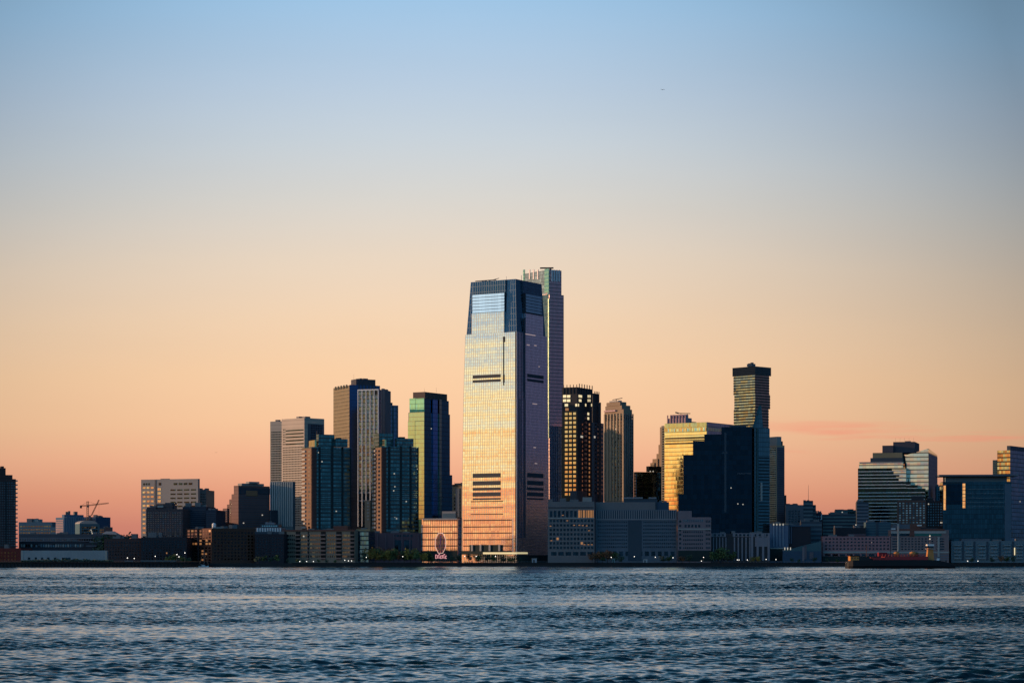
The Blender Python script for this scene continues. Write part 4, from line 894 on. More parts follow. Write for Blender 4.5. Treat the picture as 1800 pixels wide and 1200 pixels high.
b.win('l', 967, 1044, 969, 976, 6, 1, .75, .9, DEEPW, name='arcade_opening')
b.tier(1024, 1040, 1040, 873.5, 881, GREYC, 'plant_room', dD=3, dep=8); b.units(3, seed=50, b=b.box); b.done()
b = Bld('waterfront_offices', 'blue shaded wing of the stone complex with a colonnade of slim windows', 'office building', 1794, 3, 1047, 1190, 1191, 895.5, wall_mat('blue_waterfront_stone', (.12,.145,.18)), dep=16, body='stone_wall')
b.tier(1047, 1152, 1152, 882, 895.5, CS, 'attic', dD=3, dep=11)
b.ribs('l', 1049, 1188, 896.5, 911.5, 37, .42, wall_mat('blue_grey_stone', (.25,.245,.27)), 'pier', .6, b=b.box, each=True)
b.cur = b.box; b.panel('l', 1048, 1190, 897, 911, NAVYM, 'window_strip', .15); b.panel('l', 1047, 1190, 911.5, 913.5, wall_mat('blue_grey_stone', (.25,.245,.27)), 'string_course', .5)
b.win('l', 1050, 1103, 914, 964, 16, 8, .55, .45, DEEPW); b.win('l', 1130, 1188, 914, 964, 16, 8, .55, .45, DEEPW); b.panel('l', 1104, 1128, 897, 985, NAVYM, 'recessed_bay', .2)
b.win('l', 1052, 1188, 968, 977, 12, 1, .6, .9, DEEPW, name='arcade_opening')
b.tier(1096, 1155, 1155, 876.5, 882, NAVYM, 'plant_room', dD=4, dep=8, zb=b.cur.z1); b.panel('l', 1096, 1130, 873.5, 876, wall_mat('blue_grey_stone', (.25,.245,.27)), 'canopy', .5); b.panel('l', 1140, 1154, 873.5, 876, wall_mat('blue_grey_stone', (.25,.245,.27)), 'canopy', .5)
b.tier(1154, 1176, 1176, 882, 895.5, wall_mat('petrol_panels', (.04,.08,.13)), 'dark_attic', dD=4, dep=9); b.done()
b = Bld('waterfront_offices', 'pinkish grey office block at the right end of the stone complex', 'office building', 1788, 3, 1191, 1250, 1251, 908.5, wall_mat('pinkish_stone', (.23,.17,.185)), dep=16, body='stone_wall')
b.tier(1191, 1216, 1216, 897.5, 908.5, None, 'penthouse', dD=4, dep=20); b.cur = b.box
b.win('l', 1200, 1236, 912, 918, 10, 1, .5, .7, DARKW); b.win('l', 1202, 1232, 921, 927, 5, 1, .6, .8, DEEPW); b.win('l', 1193, 1198, 912, 966, 1, 7, .7, .5, DEEPW)
b.win('l', 1200, 1236, 931, 966, 11, 5, .6, .45, DEEPW); b.win('l', 1240, 1249, 912, 966, 3, 7, .55, .5, DEEPW); b.panel('l', 1191, 1250, 928.5, 930.5, PALEC, 'string_course', .4)
b.panel('l', 1192, 1250, 967, 986, wall_mat('dark_lobby', (.02,.035,.035)), 'ground_floor', .5); b.done()
b = Bld('colonnade_building', 'base building with pale grey upright piers under the black tower', 'building', 1796, 3, 1250, 1353, 1354, 937, DK, dep=9)
GP = wall_mat('slate_pier', (.24,.22,.25))
b.ribs('l', 1254, 1276, 944, 985, 5, .35, GP, 'pier', .8, each=True); b.ribs('l', 1291, 1318, 944, 985, 5, .35, GP, 'pier', .8, each=True); b.ribs('l', 1322, 1351, 938, 985, 4, .4, GP, 'pier', .9, each=True)
b.panel('l', 1250, 1276, 936.5, 943, GP, 'frieze', .5); b.panel('l', 1288, 1353, 936.5, 943, GP, 'frieze', .5); b.win('l', 1291, 1352, 937.8, 941.8, 9, 1, .55, .9, DEEPW, out=.8); b.win('l', 1253, 1274, 937.8, 941.8, 3, 1, .55, .9, DEEPW, out=.8)
b.panel('l', 1327, 1349, 943.5, 960, GP, 'wall_panel', .6)
b.lights('l', [(1251, 940), (1265.5, 940), (1292, 940), (1309.5, 940.5), (1331.5, 947), (1331.5, 953)], 1.4, b=None); b.done()
b = Bld('lit_pilaster_building', 'building with four lamp washed pilasters under the slim brown tower', 'building', 1810, 5, 1353, 1386, 1386, 920, wall_mat('steel_blue_stone', (.12,.16,.24)), dep=25)
b.panel('l', 1357, 1386, 919.5, 922, wall_mat('bronze_cornice', (.28,.22,.17)), 'cornice', .6)
b.ribs('l', 1360, 1376.5, 922, 960, 4, .35, wall_mat('pale_pilaster', (.24,.28,.36)), 'pilaster', .9, each=True)
for px in (1360, 1365.5, 1371, 1376.5): b.panel('l', px-.7, px+.7, 919.8, 923, LITW, 'wall_lamp', 1.1)
b.panel('l', 1354, 1386, 962, 964, PALEC, 'canopy_edge', 1.0); b.panel('l', 1354, 1386, 964, 985, wall_mat('dark_lobby', (.02,.035,.035)), 'ground_floor', .5); b.done()
b = Bld('dark_hall', 'dark windowless block right of the lamp washed pilasters', 'building', 1812, 5, 1386, 1425, 1425, 924, wall_mat('near_black_brick', (.03,.03,.04)), dep=25)
b.ribs('l', 1385, 1391, 925, 955, 3, .3, wall_mat('steel_blue_stone', (.12,.16,.24)), 'pilaster', .6); b.panel('l', 1386, 1424, 922.5, 925, wall_mat('petrol_panels', (.04,.08,.13)), 'roof_edge', .5); b.done()
b = Bld('glass_pavilion', 'low teal glass pavilion with sloping roof and three small white lamps', 'building', 1792, 4, 1376, 1444, 1444, 968, wall_mat('petrol_panels', (.04,.08,.13)), dep=12)
c = b.box; zt_ = c.z(957, 'l', c.sl(1410)); x0, xm, x1 = -c.sl(1376), -c.sl(1412), -c.sl(1444)
mb = MB(); mb.prism([(x0, .01), (x1, .01), (x1, 11.9), (x0, 11.9)], c.z1+.01, 0, ztop=[c.z1+.1, zt_+3, zt_+3, c.z1+.1]); mb.build('sloped_roof', wall_mat('teal_roof_glass', (.05,.11,.13), .4), b.o)
for px in (1379.5, 1384.5, 1389.5): b.panel('l', px-.7, px+.7, 961.5, 966, LITW, 'wall_lamp', .8)
b.ribs('l', 1412, 1413, 961, 985, 1, .2, wall_mat('violet_concrete', (.20,.17,.19)), 'pillar', .6); b.panel('l', 1413, 1418, 958, 982, wall_mat('violet_concrete_dark', (.12,.11,.13)), 'pillar', .5); b.panel('l', 1423, 1430, 970, 982, wall_mat('violet_concrete_dark', (.12,.11,.13)), 'door', .4); b.done()
b = Bld('grey_offices', 'grey block with a grid of dark windows right of the slim brown tower', 'office building', 1960, 6, 1381, 1412, 1412, 887, wall_mat('blue_grey_render', (.12,.14,.17)), dep=25)
b.win('l', 1385, 1407, 896, 918, 4, 5, .62, .6, DEEPW); b.units(5, seed=60, h=(.8, 1.8), mat=NAVYM); b.done()
BD = wall_mat('pale_band_stone', (.17,.20,.22))
def banded(name, label, D, a, xl, xr, yt, n, ybot=985, mast=None, mat=NAVYM, bm=None, frac=.45):
    b = Bld(name, label, 'office building', D, a, xl, xr, xr, yt, mat, dep=20)
    b.bands('l', xl+.3, xr-.3, yt+.5, ybot, n, frac, bm or BD, 'floor_band', .5, each=True)
    if mast: b.mast(*mast)
    return b
b = banded('banded_tower', 'white banded office tower with tall thin mast', 1900, 8, 1412, 1429, 879.5, 9, 940, (1421, 852)); b.units(2, seed=61, h=(.5, 1)); b.done()
b = banded('banded_block', 'dark step on the right shoulder of the white banded mast tower', 1905, 8, 1429, 1434, 887, 8, 940, frac=.25); b.done()
b = Bld('dark_block', 'dark purple block between the banded mast tower and the banded low offices', 'building', 1920, 8, 1433, 1445, 1445, 901, wall_mat('purple_black', (.04,.035,.06)), dep=20)
b.win('l', 1434, 1444, 905, 915, 3, 2, .5, .5, DARKW); b.panel('l', 1443.5, 1445, 903, 913, WHITE, 'white_edge', .5); b.done()
b = banded('banded_block', 'stepped banded block in front of the mast tower reaching the quay', 1830, 5, 1408, 1445, 916, 9, 985, bm=wall_mat('steel_band', (.10,.14,.17))); b.panel('l', 1408, 1424, 925, 942, wall_mat('near_black_brick', (.03,.03,.04)), 'dark_panel', .8); b.done()
b = banded('banded_block', 'low long banded offices behind the pink brick terrace', 1930, 5, 1446, 1507, 903.5, 7, 945, bm=wall_mat('teal_band', (.15,.22,.23))); b.done()
b = Bld('teal_block', 'teal glass upper block standing on the banded low offices', 'office building', 1965, 5, 1469, 1510, 1510, 896, wall_mat('teal_cladding', (.05,.13,.15)), dep=20)
b.win('l', 1471, 1509, 898, 903, 10, 1, .6, .6, DARKW); b.units(4, seed=64, h=(.6, 1.6), mat=NAVYM); b.lights('l', [(1480.5, 900)], 1.0); b.done()
b = banded('banded_block', 'white banded block against the foot of the striped glass tower', 1880, 6, 1506, 1527, 882, 9, 935, bm=wall_mat('grey_band', (.17,.18,.22))); b.done()
b = Bld('dark_offices', 'dark low block with a pale roof ledge behind the pink terrace', 'building', 1850, 4, 1468, 1522, 1522, 927, wall_mat('near_black_brick', (.03,.03,.04)), dep=20)
b.panel('l', 1490, 1522, 938, 941, wall_mat('mauve_stone', (.15,.10,.12)), 'roof_ledge', .6); b.lights('l', [(1504.5, 922)], .9); b.done()
b = Bld('teal_offices', 'small blue green ribbed block right of the dark low block', 'building', 1855, 4, 1522, 1566, 1566, 917, wall_mat('ocean_panels', (.05,.10,.14)), dep=20)
b.bands('l', 1523, 1565, 918, 941, 5, .4, wall_mat('ocean_band', (.08,.15,.18)), each=True); b.panel('l', 1540, 1544, 917, 941, NAVYM, 'joint', .8); b.done()

# pink terrace
b = Bld('brick_terrace', 'long pink brick waterfront terrace with rows of dark windows', 'apartment building', 1800, 3, 1446, 1565, 1565, 942, BRICKP, dep=18, body='brick_wall')
b.win('l', 1449, 1564, 943.5, 967, 18, 4, .5, .45, DEEPW); b.panel('l', 1447, 1565, 968.5, 971.5, PALEC, 'string_course', .5); b.win('l', 1449, 1564, 972.5, 977, 9, 1, .8, .8, DEEPW, name='shop_window')
b.panel('l', 1446, 1565, 977, 986, wall_mat('dark_lobby', (.02,.035,.035)), 'ground_floor', .6); b.lights('l', [(1458, 982), (1461, 981), (1464, 981.5), (1467, 981), (1470, 981.5), (1449, 983)], .8); b.done()
b = Bld('brick_terrace', 'taller pale banded pink terrace with a green glass strip under its roof', 'apartment building', 1798, 3, 1566, 1668, 1670, 931, wall_mat('pale_pink_brick', (.24,.17,.17)), dep=20, body='brick_wall')
b.tier(1569, 1606, 1606, 921, 931, wall_mat('blue_grey_render', (.12,.14,.17)), 'penthouse', dD=5, dep=12); b.tier(1600, 1618, 1618, 921, 931, BRICKR, 'penthouse', dD=4, dep=13)
b.tier(1612, 1648, 1648, 927, 931, DK, 'roof_house', dD=6, dep=9)
b.cur = b.box; b.panel('l', 1576, 1660, 929, 932, BRICKR, 'red_cornice', .5); b.panel('l', 1566, 1663, 933, 937, PALEC, 'pale_course', .6)
b.panel('l', 1566, 1598, 937.3, 941.5, DEEPW, 'window_strip', .3); b.panel('l', 1608, 1655, 937.3, 941.5, wall_mat('green_glass_strip', (.03,.14,.12), .3), 'green_strip', .3); b.panel('l', 1599, 1607, 931, 942, BRICKR, 'brick_bay', .7)
b.win('l', 1568, 1580, 944, 967, 1, 5, .95, .45, DEEPW, name='strip_window'); b.win('l', 1583, 1642, 944, 967, 10, 5, .5, .45, DEEPW); b.win('l', 1646, 1660, 944, 967, 1, 5, .95, .45, DEEPW, name='strip_window')
b.panel('l', 1566, 1668, 969, 971.5, PALEC, 'string_course', .5); b.bands('l', 1566, 1668, 972, 984, 3, .4, wall_mat('grey_band', (.17,.18,.22)), each=True)
b.panel('l', 1566.5, 1574, 928, 930, WHITE, 'white_sign', .6); b.panel('l', 1612, 1620, 922, 924, WHITE, 'roof_lamp_panel', .2); b.ribs('l', 1578.6, 1579, 920, 968, 1, .1, PALEC, 'drain_pipe', .9); b.ribs('l', 1649.6, 1650, 943, 978, 1, .1, PALEC, 'drain_pipe', .9); b.done()

# brown apartment block in front of the striped tower
b = Bld('apartment_block', 'brown brick block with columns of tan windows before the striped tower', 'apartment building', 1870, 10, 1577, 1628, 1628, 879, wall_mat('cocoa_brick', (.12,.07,.06), course=3.1), dep=20, body='brick_wall')
b.tier(1602, 1624, 1624, 871, 879, DK, 'penthouse', dD=4, dep=10); b.cur = b.box
b.win('l', 1579, 1627, 882, 920, 8, 9, .5, .5, pane_mat('tan_window', (.55,.45,.4), .2), mats=(DARKW, .3)); b.done()
b = Bld('apartment_block', 'darker set back wing of the brown brick block, under the slanted blade', 'apartment building', 1885, 10, 1628, 1657, 1657, 880, wall_mat('umber_black_brick', (.06,.045,.05)), dep=20)
b.win('l', 1630, 1656, 883, 925, 6, 9, .45, .5, DARKW, mats=(LITW, .02)); b.tier(1629, 1640, 1640, 875, 880, DK, 'penthouse', dD=4, dep=10); b.done()

# striped tower + slanted gold blade
SG = glass_mat('striped_dark_glass', (.012,.030,.034), 3.0, 3.7, .05, .0, (.01,.02,.022), .08, .012, var=.4)
GS = glass_mat('pale_gold_mirror', (.98,.84,.62), 3.0, 3.6, .02, .30, (.50,.38,.22), .08, .01, bow=.02, var=.12, fmetal=.8, frough=.25, wave=.09)
b = Bld('striped_tower', 'broad glass office tower striped with thin pale floor lines', 'office tower', 1935, 16, 1508, 1626, 1627, 858, SG, dep=9, body='glass_wall')
B0 = b.box; dd = lambda px: B0.sl(px)*sin(B0.a); STR = wall_mat('pale_stripe', (.66,.72,.72), .5)
b.bands('l', 1509, 1626, 860, 938, 13, .2, STR, 'floor_stripe', .5, each=True)
for x0, x1, yt, n in ((1508, 1593, 822, 6), (1593, 1601, 846, 2), (1601, 1613, 852, 1)):
    tt = b.tier(x0, x1, x1, yt, None, SG, 'glass_wall', dD=dd(x1), dep=28, zb=B0.z1); b.bands('l', x0+.5, x1, yt+1, 858, n, .2, STR, 'floor_stripe', .5, each=True)
    if yt == 822: B1 = tt
for x0, y0, y1 in ((1568, 823, 826.5), (1571, 828, 833), (1575, 834.5, 839.5), (1580, 841, 845)): b.panel('l', x0, 1592.8, y0, y1, GS, 'gold_pane', .55, b=B1)  # stepped mirror panes laid on to draw the lit zone of the facade
b.panel('l', 1575, 1581, 834.5, 837.5, DEEPW, 'dark_pane', .7, b=B1)
b.tier(1510, 1587, 1588, 811, None, GS, 'gold_storey', dD=dd(1588)+1, dep=25, zb=B1.z1); b.panel('l', 1511, 1587, 811.5, 814, GREYC, 'parapet', .4); z_ = b.cur.z1  # mirror cladding gives this storey the reflected glow the dark glass lacks
b.tier(1530, 1586, 1586, 804, None, NAVYM, 'dark_attic', dD=dd(1588)+5, dep=18, zb=z_); z_ = b.cur.z1
b.tier(1534, 1586, 1586, 795, None, wall_mat('olive_panels', (.22,.20,.13)), 'olive_storey', dD=dd(1588)+7, dep=16, zb=z_); z_ = b.cur.z1
b.tier(1551, 1570, 1570, 782.5, None, wall_mat('slate_plant_room', (.07,.07,.09)), 'plant_room', dD=dd(1588)+9, dep=12, zb=z_)
b.tier(1570, 1608, 1616, 776, None, wall_mat('slate_plant_room', (.07,.07,.09)), 'plant_room', dD=dd(1588)+8, dep=12, zb=z_)
b.ribs('l', 1574, 1606, 769, 776, 5, .02, STEEL, 'antenna', .12); b.done()
# blade building, extends in front on the right
b = Bld('slanted_tower', 'gold lit glass tower with a slanted roof and violet right side', 'office tower', 1951, 16, 1587, 1632, 1647, 832, GS, dep=22, body='mirror_facade', skip_body=True)
bx = Box(b.X, b.D, b.a); bx.ox = bx.oy = 0.0; bx.L, bx.W, bx.z0 = bx.sl(1587), bx.sr(1647.5), 0; bx.z1 = bx.z(788); b.box = b.cur = bx
zl, zc_, zr = bx.z(801, 'l', bx.L), bx.z(788), bx.z(799, 'r', bx.W)
mb = MB(); xa = -bx.sl(1600)
# left face leans: its lower left corner is further right
P0 = (-bx.L, 0); 
mb.prism([(-bx.L, 0), (0, 0), (0, bx.W), (-bx.L, bx.W)], 0, 0, ztop=[zl, zc_, zr, zl-3], roof_mi=1); mb.build('mirror_facade', [GS, ROOF], b.o)
mb = MB(); run = [(bx.z(801, 'l', bx.L), 1587.5), (bx.z(850, 'l', 5), 1595.5)]
xA, xB = -bx.sl(1587.6), -bx.sl(1595.8); zB = bx.z(850, 'l', bx.sl(1595))
mb.face([(xA, -.6, zl), (xB, -.6, zB), (xB+1.3, -.6, zB), (xA+1.5, -.6, zl)]); mb.face([(xA, -.6, zl), (xA, 0, zl), (xB, 0, zB), (xB, -.6, zB)]); mb.face([(xA+1.5, -.6, zl), (xB+1.3, -.6, zB), (xB+1.3, 0, zB), (xA+1.5, 0, zl)])
mb.build('slanted_mullion', BLACKM, b.o)
b.panel('r', 1632.4, 1647.3, 800, 985, wall_mat('violet_reflection_tone', (.13,.13,.20), .6, .1, course=3.5), 'side_glass', .3)  # matte violet stands in for the dark reflection in the side glass
b.done()
STP = wall_mat('stair_shade_stone', (.05,.06,.07))

# glass hall with overhanging roof
b = Bld('flat_roofed_offices', 'navy glass offices with thin overhanging flat roof and gold lit columns', 'office building', 1870, 5, 1657, 1778, 1778, 846, glass_mat('flat_navy_glass', (.04,.07,.085), 1.8, 4.0, .08, .08, (.012,.02,.03), .08, .01, var=.35, lit=.0004), dep=25, body='glass_wall')
b.tier(1662, 1770, 1770, 837, 846, wall_mat('steel_blue_cladding', (.14,.19,.22)), 'attic', dD=3, dep=20); b.cur = b.box
c = b.box; zc = c.z(836.5); mb = MB()
mb.prism([(-c.sl(1650), -4), (5, -4), (5, 26), (-c.sl(1650), 26)], zc, zc+1.3, True); mb.build('overhanging_roof', wall_mat('blue_grey_roof', (.13,.15,.18)), b.o)

def turned(px, w_, ya, yb, n, nm):  # square posts turned off the facade so they mirror the left glow
    c = b.box; q0 = c.sl(px); za, zb = c.z(yb, 'l', q0), c.z(ya, 'l', q0); r_ = w_/2; th = R(26)
    for i in range(n):
        mb = MB(); h0 = za+(zb-za)*(i+.08)/n; h1 = za+(zb-za)*(i+.92)/n
        P = [(-c.sl(px)+x*cos(th)+y*sin(th), -.9-x*sin(th)+y*cos(th)) for x, y in ((-r_, -r_), (r_, -r_), (r_, r_), (-r_, r_))]
        mb.prism(P, h0, h1, True); mb.build(nm, CL, b.o)
CL = glass_mat('cream_gold_panel', (.95,.75,.50), 1.2, 3.5, .04, .04, (.6,.45,.3), .15, .01, var=.15)
turned(1661, 1.9, 849, 900, 1, 'gold_column'); b.panel('l', 1657.5, 1693, 847, 849, BLACKM, 'frame_edge', .5)
turned(1695, 2.3, 849, 893, 7, 'gold_panel')
b.panel('l', 1664, 1690, 850, 886, BLACKG, 'dark_bay', .25)
b.bands('l', 1700, 1765, 852, 890, 5, .07, wall_mat('steel_line', (.20,.24,.26)), 'floor_line', .4, each=True)
b.panel('l', 1766, 1777.5, 850, 985, wall_mat('steel_blue_cladding2', (.08,.13,.18)), 'stair_tower', .6); b.done()
b = Bld('teal_block', 'teal sliver of a building between the slanted tower and flat roofed offices', 'building', 1960, 8, 1646, 1660, 1660, 854, wall_mat('teal_cladding2', (.04,.13,.18)), dep=20)
b.win('l', 1648, 1658, 858, 890, 3, 8, .6, .4, DARKW); b.done()

b = Bld('teal_tower', 'teal tower with gold reflecting left end at the right photo edge', 'office tower', 1960, 32, 1753, 1776, 1850, 791, glass_mat('teal_office_glass', (.22,.42,.45), 1.7, 3.6, .08, .15, (.03,.06,.07), .1, .02, var=.35), dep=25, body='glass_wall')
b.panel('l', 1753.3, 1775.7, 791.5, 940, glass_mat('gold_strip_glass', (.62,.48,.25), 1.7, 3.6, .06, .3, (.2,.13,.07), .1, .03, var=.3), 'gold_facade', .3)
b.tier(1770, 1776, 1850, 783, 791, NAVYM, 'roof_screen', dD=2, dep=20)
b.tier(1745, 1759, 1763, 808, None, wall_mat('grey_gold_stone', (.24,.21,.15)), 'lower_wing', dD=6, dep=20); b.bands('l', 1745.5, 1758.5, 810, 900, 24, .4, wall_mat('tan_band_stone', (.36,.30,.2)), 'floor_band', .3, each=True); b.panel('l', 1757, 1759, 808, 940, NAVYM, 'joint', .6)
b.lights('r', [(1793, 881)], 1.0, b=b.box); b.done()

b = Bld('terrace_apartments', 'long low blue white balcony apartments at the right edge of the quay', 'apartment building', 1798, 3, 1672, 1840, 1841, 950, wall_mat('ice_blue_render', (.13,.18,.21)), dep=20)
b.tier(1690, 1740, 1740, 946.5, 950, wall_mat('blue_grey_render', (.12,.14,.17)), 'roof_house', dD=4, dep=12); b.tier(1788, 1840, 1840, 946, 950, wall_mat('blue_grey_render', (.12,.14,.17)), 'roof_house', dD=4, dep=12); b.cur = b.box
for x0 in (1677, 1697, 1720, 1741, 1764, 1786): b.bands('l', x0, x0+12, 953, 982, 5, .3, wall_mat('white_blue_balcony', (.22,.27,.30)), 'balcony', 1.4, each=True)
for x0 in (1691, 1711, 1734, 1756, 1779): b.panel('l', x0, x0+3.5, 951, 984, NAVYM, 'stair_strip', .3)
b.win('l', 1674, 1800, 954, 980, 26, 5, .5, .5, DARKW, skip=.2); b.panel('l', 1782.5, 1784, 962, 975, LITY, 'lit_stair_window', 1.0); b.units(6, seed=70, h=(.5, 1.2)); b.done()

# ================================================================== CLOCK, BOATS, CRANES, TREES, LAMPS, BIRDS
def clock():
    D = 1772; x, y, z = at(775, 954, D); r = 19/F*D; a = R(57)
    o = empty('octagonal_clock', (x, y, G), -a); tag(o, 'big octagonal waterfront clock with glowing pink rim before the copper annex', 'clock'); zc = z-G
    oc = lambda rr: [(rr*sin(R(22.5+45*k)), zc+rr*cos(R(22.5+45*k))) for k in range(8)]
    mb = MB(); ap = r*.93*cos(R(22.5)); n = 13
    for k in range(n):
        u = -ap+2*ap*(k+.5)/n; hh = min(ap, ap*1.414-abs(u)); mb.box(u-.2*ap/n*2, u+.2*ap/n*2, -.2, .1, zc-hh, zc+hh)
    mb.build('clock_face', wall_mat('clock_face_mauve', (.20,.12,.13), .7, .4), o)
    mb = MB(); p = oc(r)
    for k in range(8): mb.tube((p[k][0], -.35, p[k][1]), (p[(k+1) % 8][0], -.35, p[(k+1) % 8][1]), .28, 6)
    mb.build('rim', emit_mat('neon_cream', (1, .62, .50), .62), o)
    for h in range(12):
        mb = MB(); s_, c_ = sin(R(30*h)), cos(R(30*h)); mb.tube((r*.74*s_, -.4, zc+r*.74*c_), (r*.86*s_, -.4, zc+r*.86*c_), .22, 4); mb.build('hour_mark', emit_mat('neon_red', (1, .16, .12), .5), o)
    for ang, ln in ((200, .5), (5, .7)):
        mb = MB(); mb.tube((0, -.5, zc), (r*ln*sin(R(ang)), -.5, zc+r*ln*cos(R(ang))), .3, 5); mb.build('clock_hand', emit_mat('neon_violet', (.25, .1, .35), .15), o)
    mb = MB()
    for u in (-r*.55, -r*.2, r*.2, r*.55): mb.tube((u, .9, 0), (u, .9, zc-r*.7), .22, 5); mb.tube((u, .9, zc-r*.9), (u, 7, 0), .18, 5)
    mb.tube((-r*.6, .9, 3), (r*.6, .9, 3), .18, 5); mb.build('support_frame', STEEL, o)
    o2 = empty('lit_sign', (x, y-6, G), R(-8)); tag(o2, 'glowing pink lettered sign at the foot of the octagonal clock', 'sign')
    zs0, zs1 = at(0, 981, D)[2]-G, at(0, 974, D)[2]-G
    mb = MB(); mb.box(-4.6, 4.6, .15, .4, zs0-.2, zs1+.3); mb.build('sign_board', wall_mat('maroon_board', (.18,.03,.05)), o2)
    ltr = emit_mat('neon_pink', (1, .45, .45), .95); hs = (1.0, .7, 1.05, .8, .72, 1.0, .75)
    for k, h in enumerate(hs):
        u = -4.1+k*1.3; mb = MB(); zz = zs0+(.3 if k % 3 else -.1); H = (zs1-zs0)*h
        mb.box(u, u+.35, -.1, .1, zz, zz+H); mb.box(u+.35, u+1.0, -.1, .1, zz, zz+.4); mb.box(u+.35, u+1.0, -.1, .1, zz+H-.45, zz+H); mb.build('lit_letter', ltr, o2)
    mb = MB()
    for u in (-4, 0, 4): mb.box(u-.15, u+.15, .45, .75, 0, zs0)
    mb.build('post', STEEL, o2)
clock()

def ship():
    D = 1475; pz = lambda py: CH+(HY-py)/F*D; X = lambda px: (px-1582)/F*D
    o = empty('tank_barge', at(1582, 0, D)[:2]+(0,)); tag(o, 'low black hulled tank barge with red deck pushed past the terraces', 'barge')
    prof = [(1487.5, 987.5, .55), (1489, 986, .7), (1496, 984.5, .9), (1532, 983.6, 1), (1580, 983.4, 1), (1628, 983.4, 1), (1647, 984.5, .95), (1660, 987.5, .85), (1672, 993, .7), (1676.5, 995.5, .6)]
    mb = MB(); W = 9.5; sec = []
    for px, py, k in prof:
        zt = pz(py); x = X(px); zb = -1.5
        sec.append([(x, -W*k*.8, zb), (x, -W*k, max(zt*.3, .3)), (x, -W*k, zt), (x, W*k, zt), (x, W*k, max(zt*.3, .3)), (x, W*k*.8, zb)])
    for i in range(len(sec)-1):
        A, B = sec[i], sec[i+1]
        for j in range(5): mb.face([A[j], B[j], B[j+1], A[j+1]])
    mb.face(sec[0]); mb.face(sec[-1][::-1]); mb.build('hull', wall_mat('black_hull', (.012,.012,.016), .6, .3), o)
    mb = MB(); mb.box(X(1489), X(1672), -W*.52, -W*.5, .9, 1.15); mb.build('waterline_stripe', wall_mat('dull_green_stripe', (.04,.045,.03)), o)
    RED = wall_mat('barge_red', (.30,.035,.04), .6, .3); OR = wall_mat('buff_orange', (.50,.21,.06), .6, .2)
    def bx(nm, x0, x1, y0, y1, ya, yb, m): k = MB(); k.box(X(x0), X(x1), y0, y1, pz(yb), pz(ya)); return k.build(nm, m, o)
    bx('trunk_deck', 1552, 1628, -7, 7, 977.5, 983.5, RED); bx('cargo_deck', 1532, 1552, -6.5, 6.5, 979, 983.7, RED)
    bx('bow_house', 1493, 1508, -5, 5, 977, 985, OR); bx('bow_house_roof', 1491.5, 1509, -5.5, 5.5, 976, 977, wall_mat('dark_red_roof', (.10,.03,.02)))
    for px in (1495, 1500, 1505): bx('window', px, px+1.6, -5.1, -4.9, 979, 981, DEEPW)
    k = MB(); k.prism([(X(1508.5), -5), (X(1530), -5), (X(1530), 5), (X(1508.5), 5)], pz(984.2), 0, ztop=[pz(977.2), pz(980.5), pz(980.5), pz(977.2)]); k.build('covered_winch', BLACKM, o)
    for px, r, m in ((1574.5, 2.0, OR), (1603, 2.2, OR), (1609, 1.5, wall_mat('olive_tank', (.12,.10,.05)))):
        k = MB(); k.tube((X(px), -3, pz(977.5)), (X(px), -3, pz(972)), r, 10); k.ball((X(px), -3, pz(972)), r, 10, 6, .6); k.build('deck_tank', m, o)
    bx('manifold', 1543, 1558, -4, 2, 970.5, 977, wall_mat('crimson_pipe', (.22,.02,.03)))
    k = MB()
    for yy in (-5, -3.5, 3.5): k.tube((X(1545), yy, pz(976)), (X(1625), yy, pz(976)), .3, 6)
    for i in range(14): k.tube((X(1548+i*5.5), -6.8, pz(983)), (X(1548+i*5.5), -6.8, pz(973.5)), .13, 4)
    k.tube((X(1548), -6.8, pz(974)), (X(1622), -6.8, pz(974)), .12, 4); k.build('pipe_rack', RED, o)
    k = MB(); k.tube((X(1523), 0, pz(984)), (X(1523), 0, pz(957)), .25, 6, .12); k.tube((X(1521), 0, pz(961)), (X(1525), 0, pz(961)), .12, 4); k.build('fore_mast', wall_mat('rust_mast', (.14,.07,.05)), o)
    k = MB(); k.tube((X(1578.5), 0, pz(976)), (X(1578.5), 0, pz(925)), .3, 6, .18); k.build('tall_mast', wall_mat('grey_mast', (.22,.24,.24)), o)
    k = MB(); k.frustum([(X(1628.5), -3), (X(1641), -3), (X(1641), 3), (X(1628.5), 3)], pz(984), [(X(1630.5), -2), (X(1639), -2), (X(1639), 2), (X(1630.5), 2)], pz(962.5))
    tw = k.build('pilot_tower', OR, o)
    bx('wheelhouse', 1628.8, 1640.8, -2.8, 2.8, 956, 959, WHITE); bx('wheelhouse_glass', 1629.8, 1639.8, -2.5, 2.5, 959, 962.4, DEEPW)
    bx('tower_balcony', 1627.5, 1642, -3.2, 3.2, 963.6, 964.6, PALEC)
    k = MB(); k.tube((X(1634.5), 0, pz(956)), (X(1634.5), 0, pz(938)), .22, 5, .12); k.tube((X(1632), 0, pz(951)), (X(1637), 0, pz(951)), .12, 4); k.build('signal_mast', STEEL, o)
    for py in (941.5, 946.8): k = MB(); k.ball((X(1634.5), -.4, pz(py)), .48, 8, 5); k.build('mast_light', LITW, o)
    k = MB(); k.ball((X(1532.5), -.4, pz(953)), .25, 6, 4); k.build('mast_light', wall_mat('white_paint', (.6,.6,.6)), o)
    for px in (1545, 1660): bx('bollard', px, px+1.5, -5, -3.8, 982 if px < 1600 else 984.5, 984.5 if px < 1600 else 987.5, BLACKM)
    bx('life_raft', 1645, 1650, -3, 0, 980.5, 984.3, WHITE)
ship()

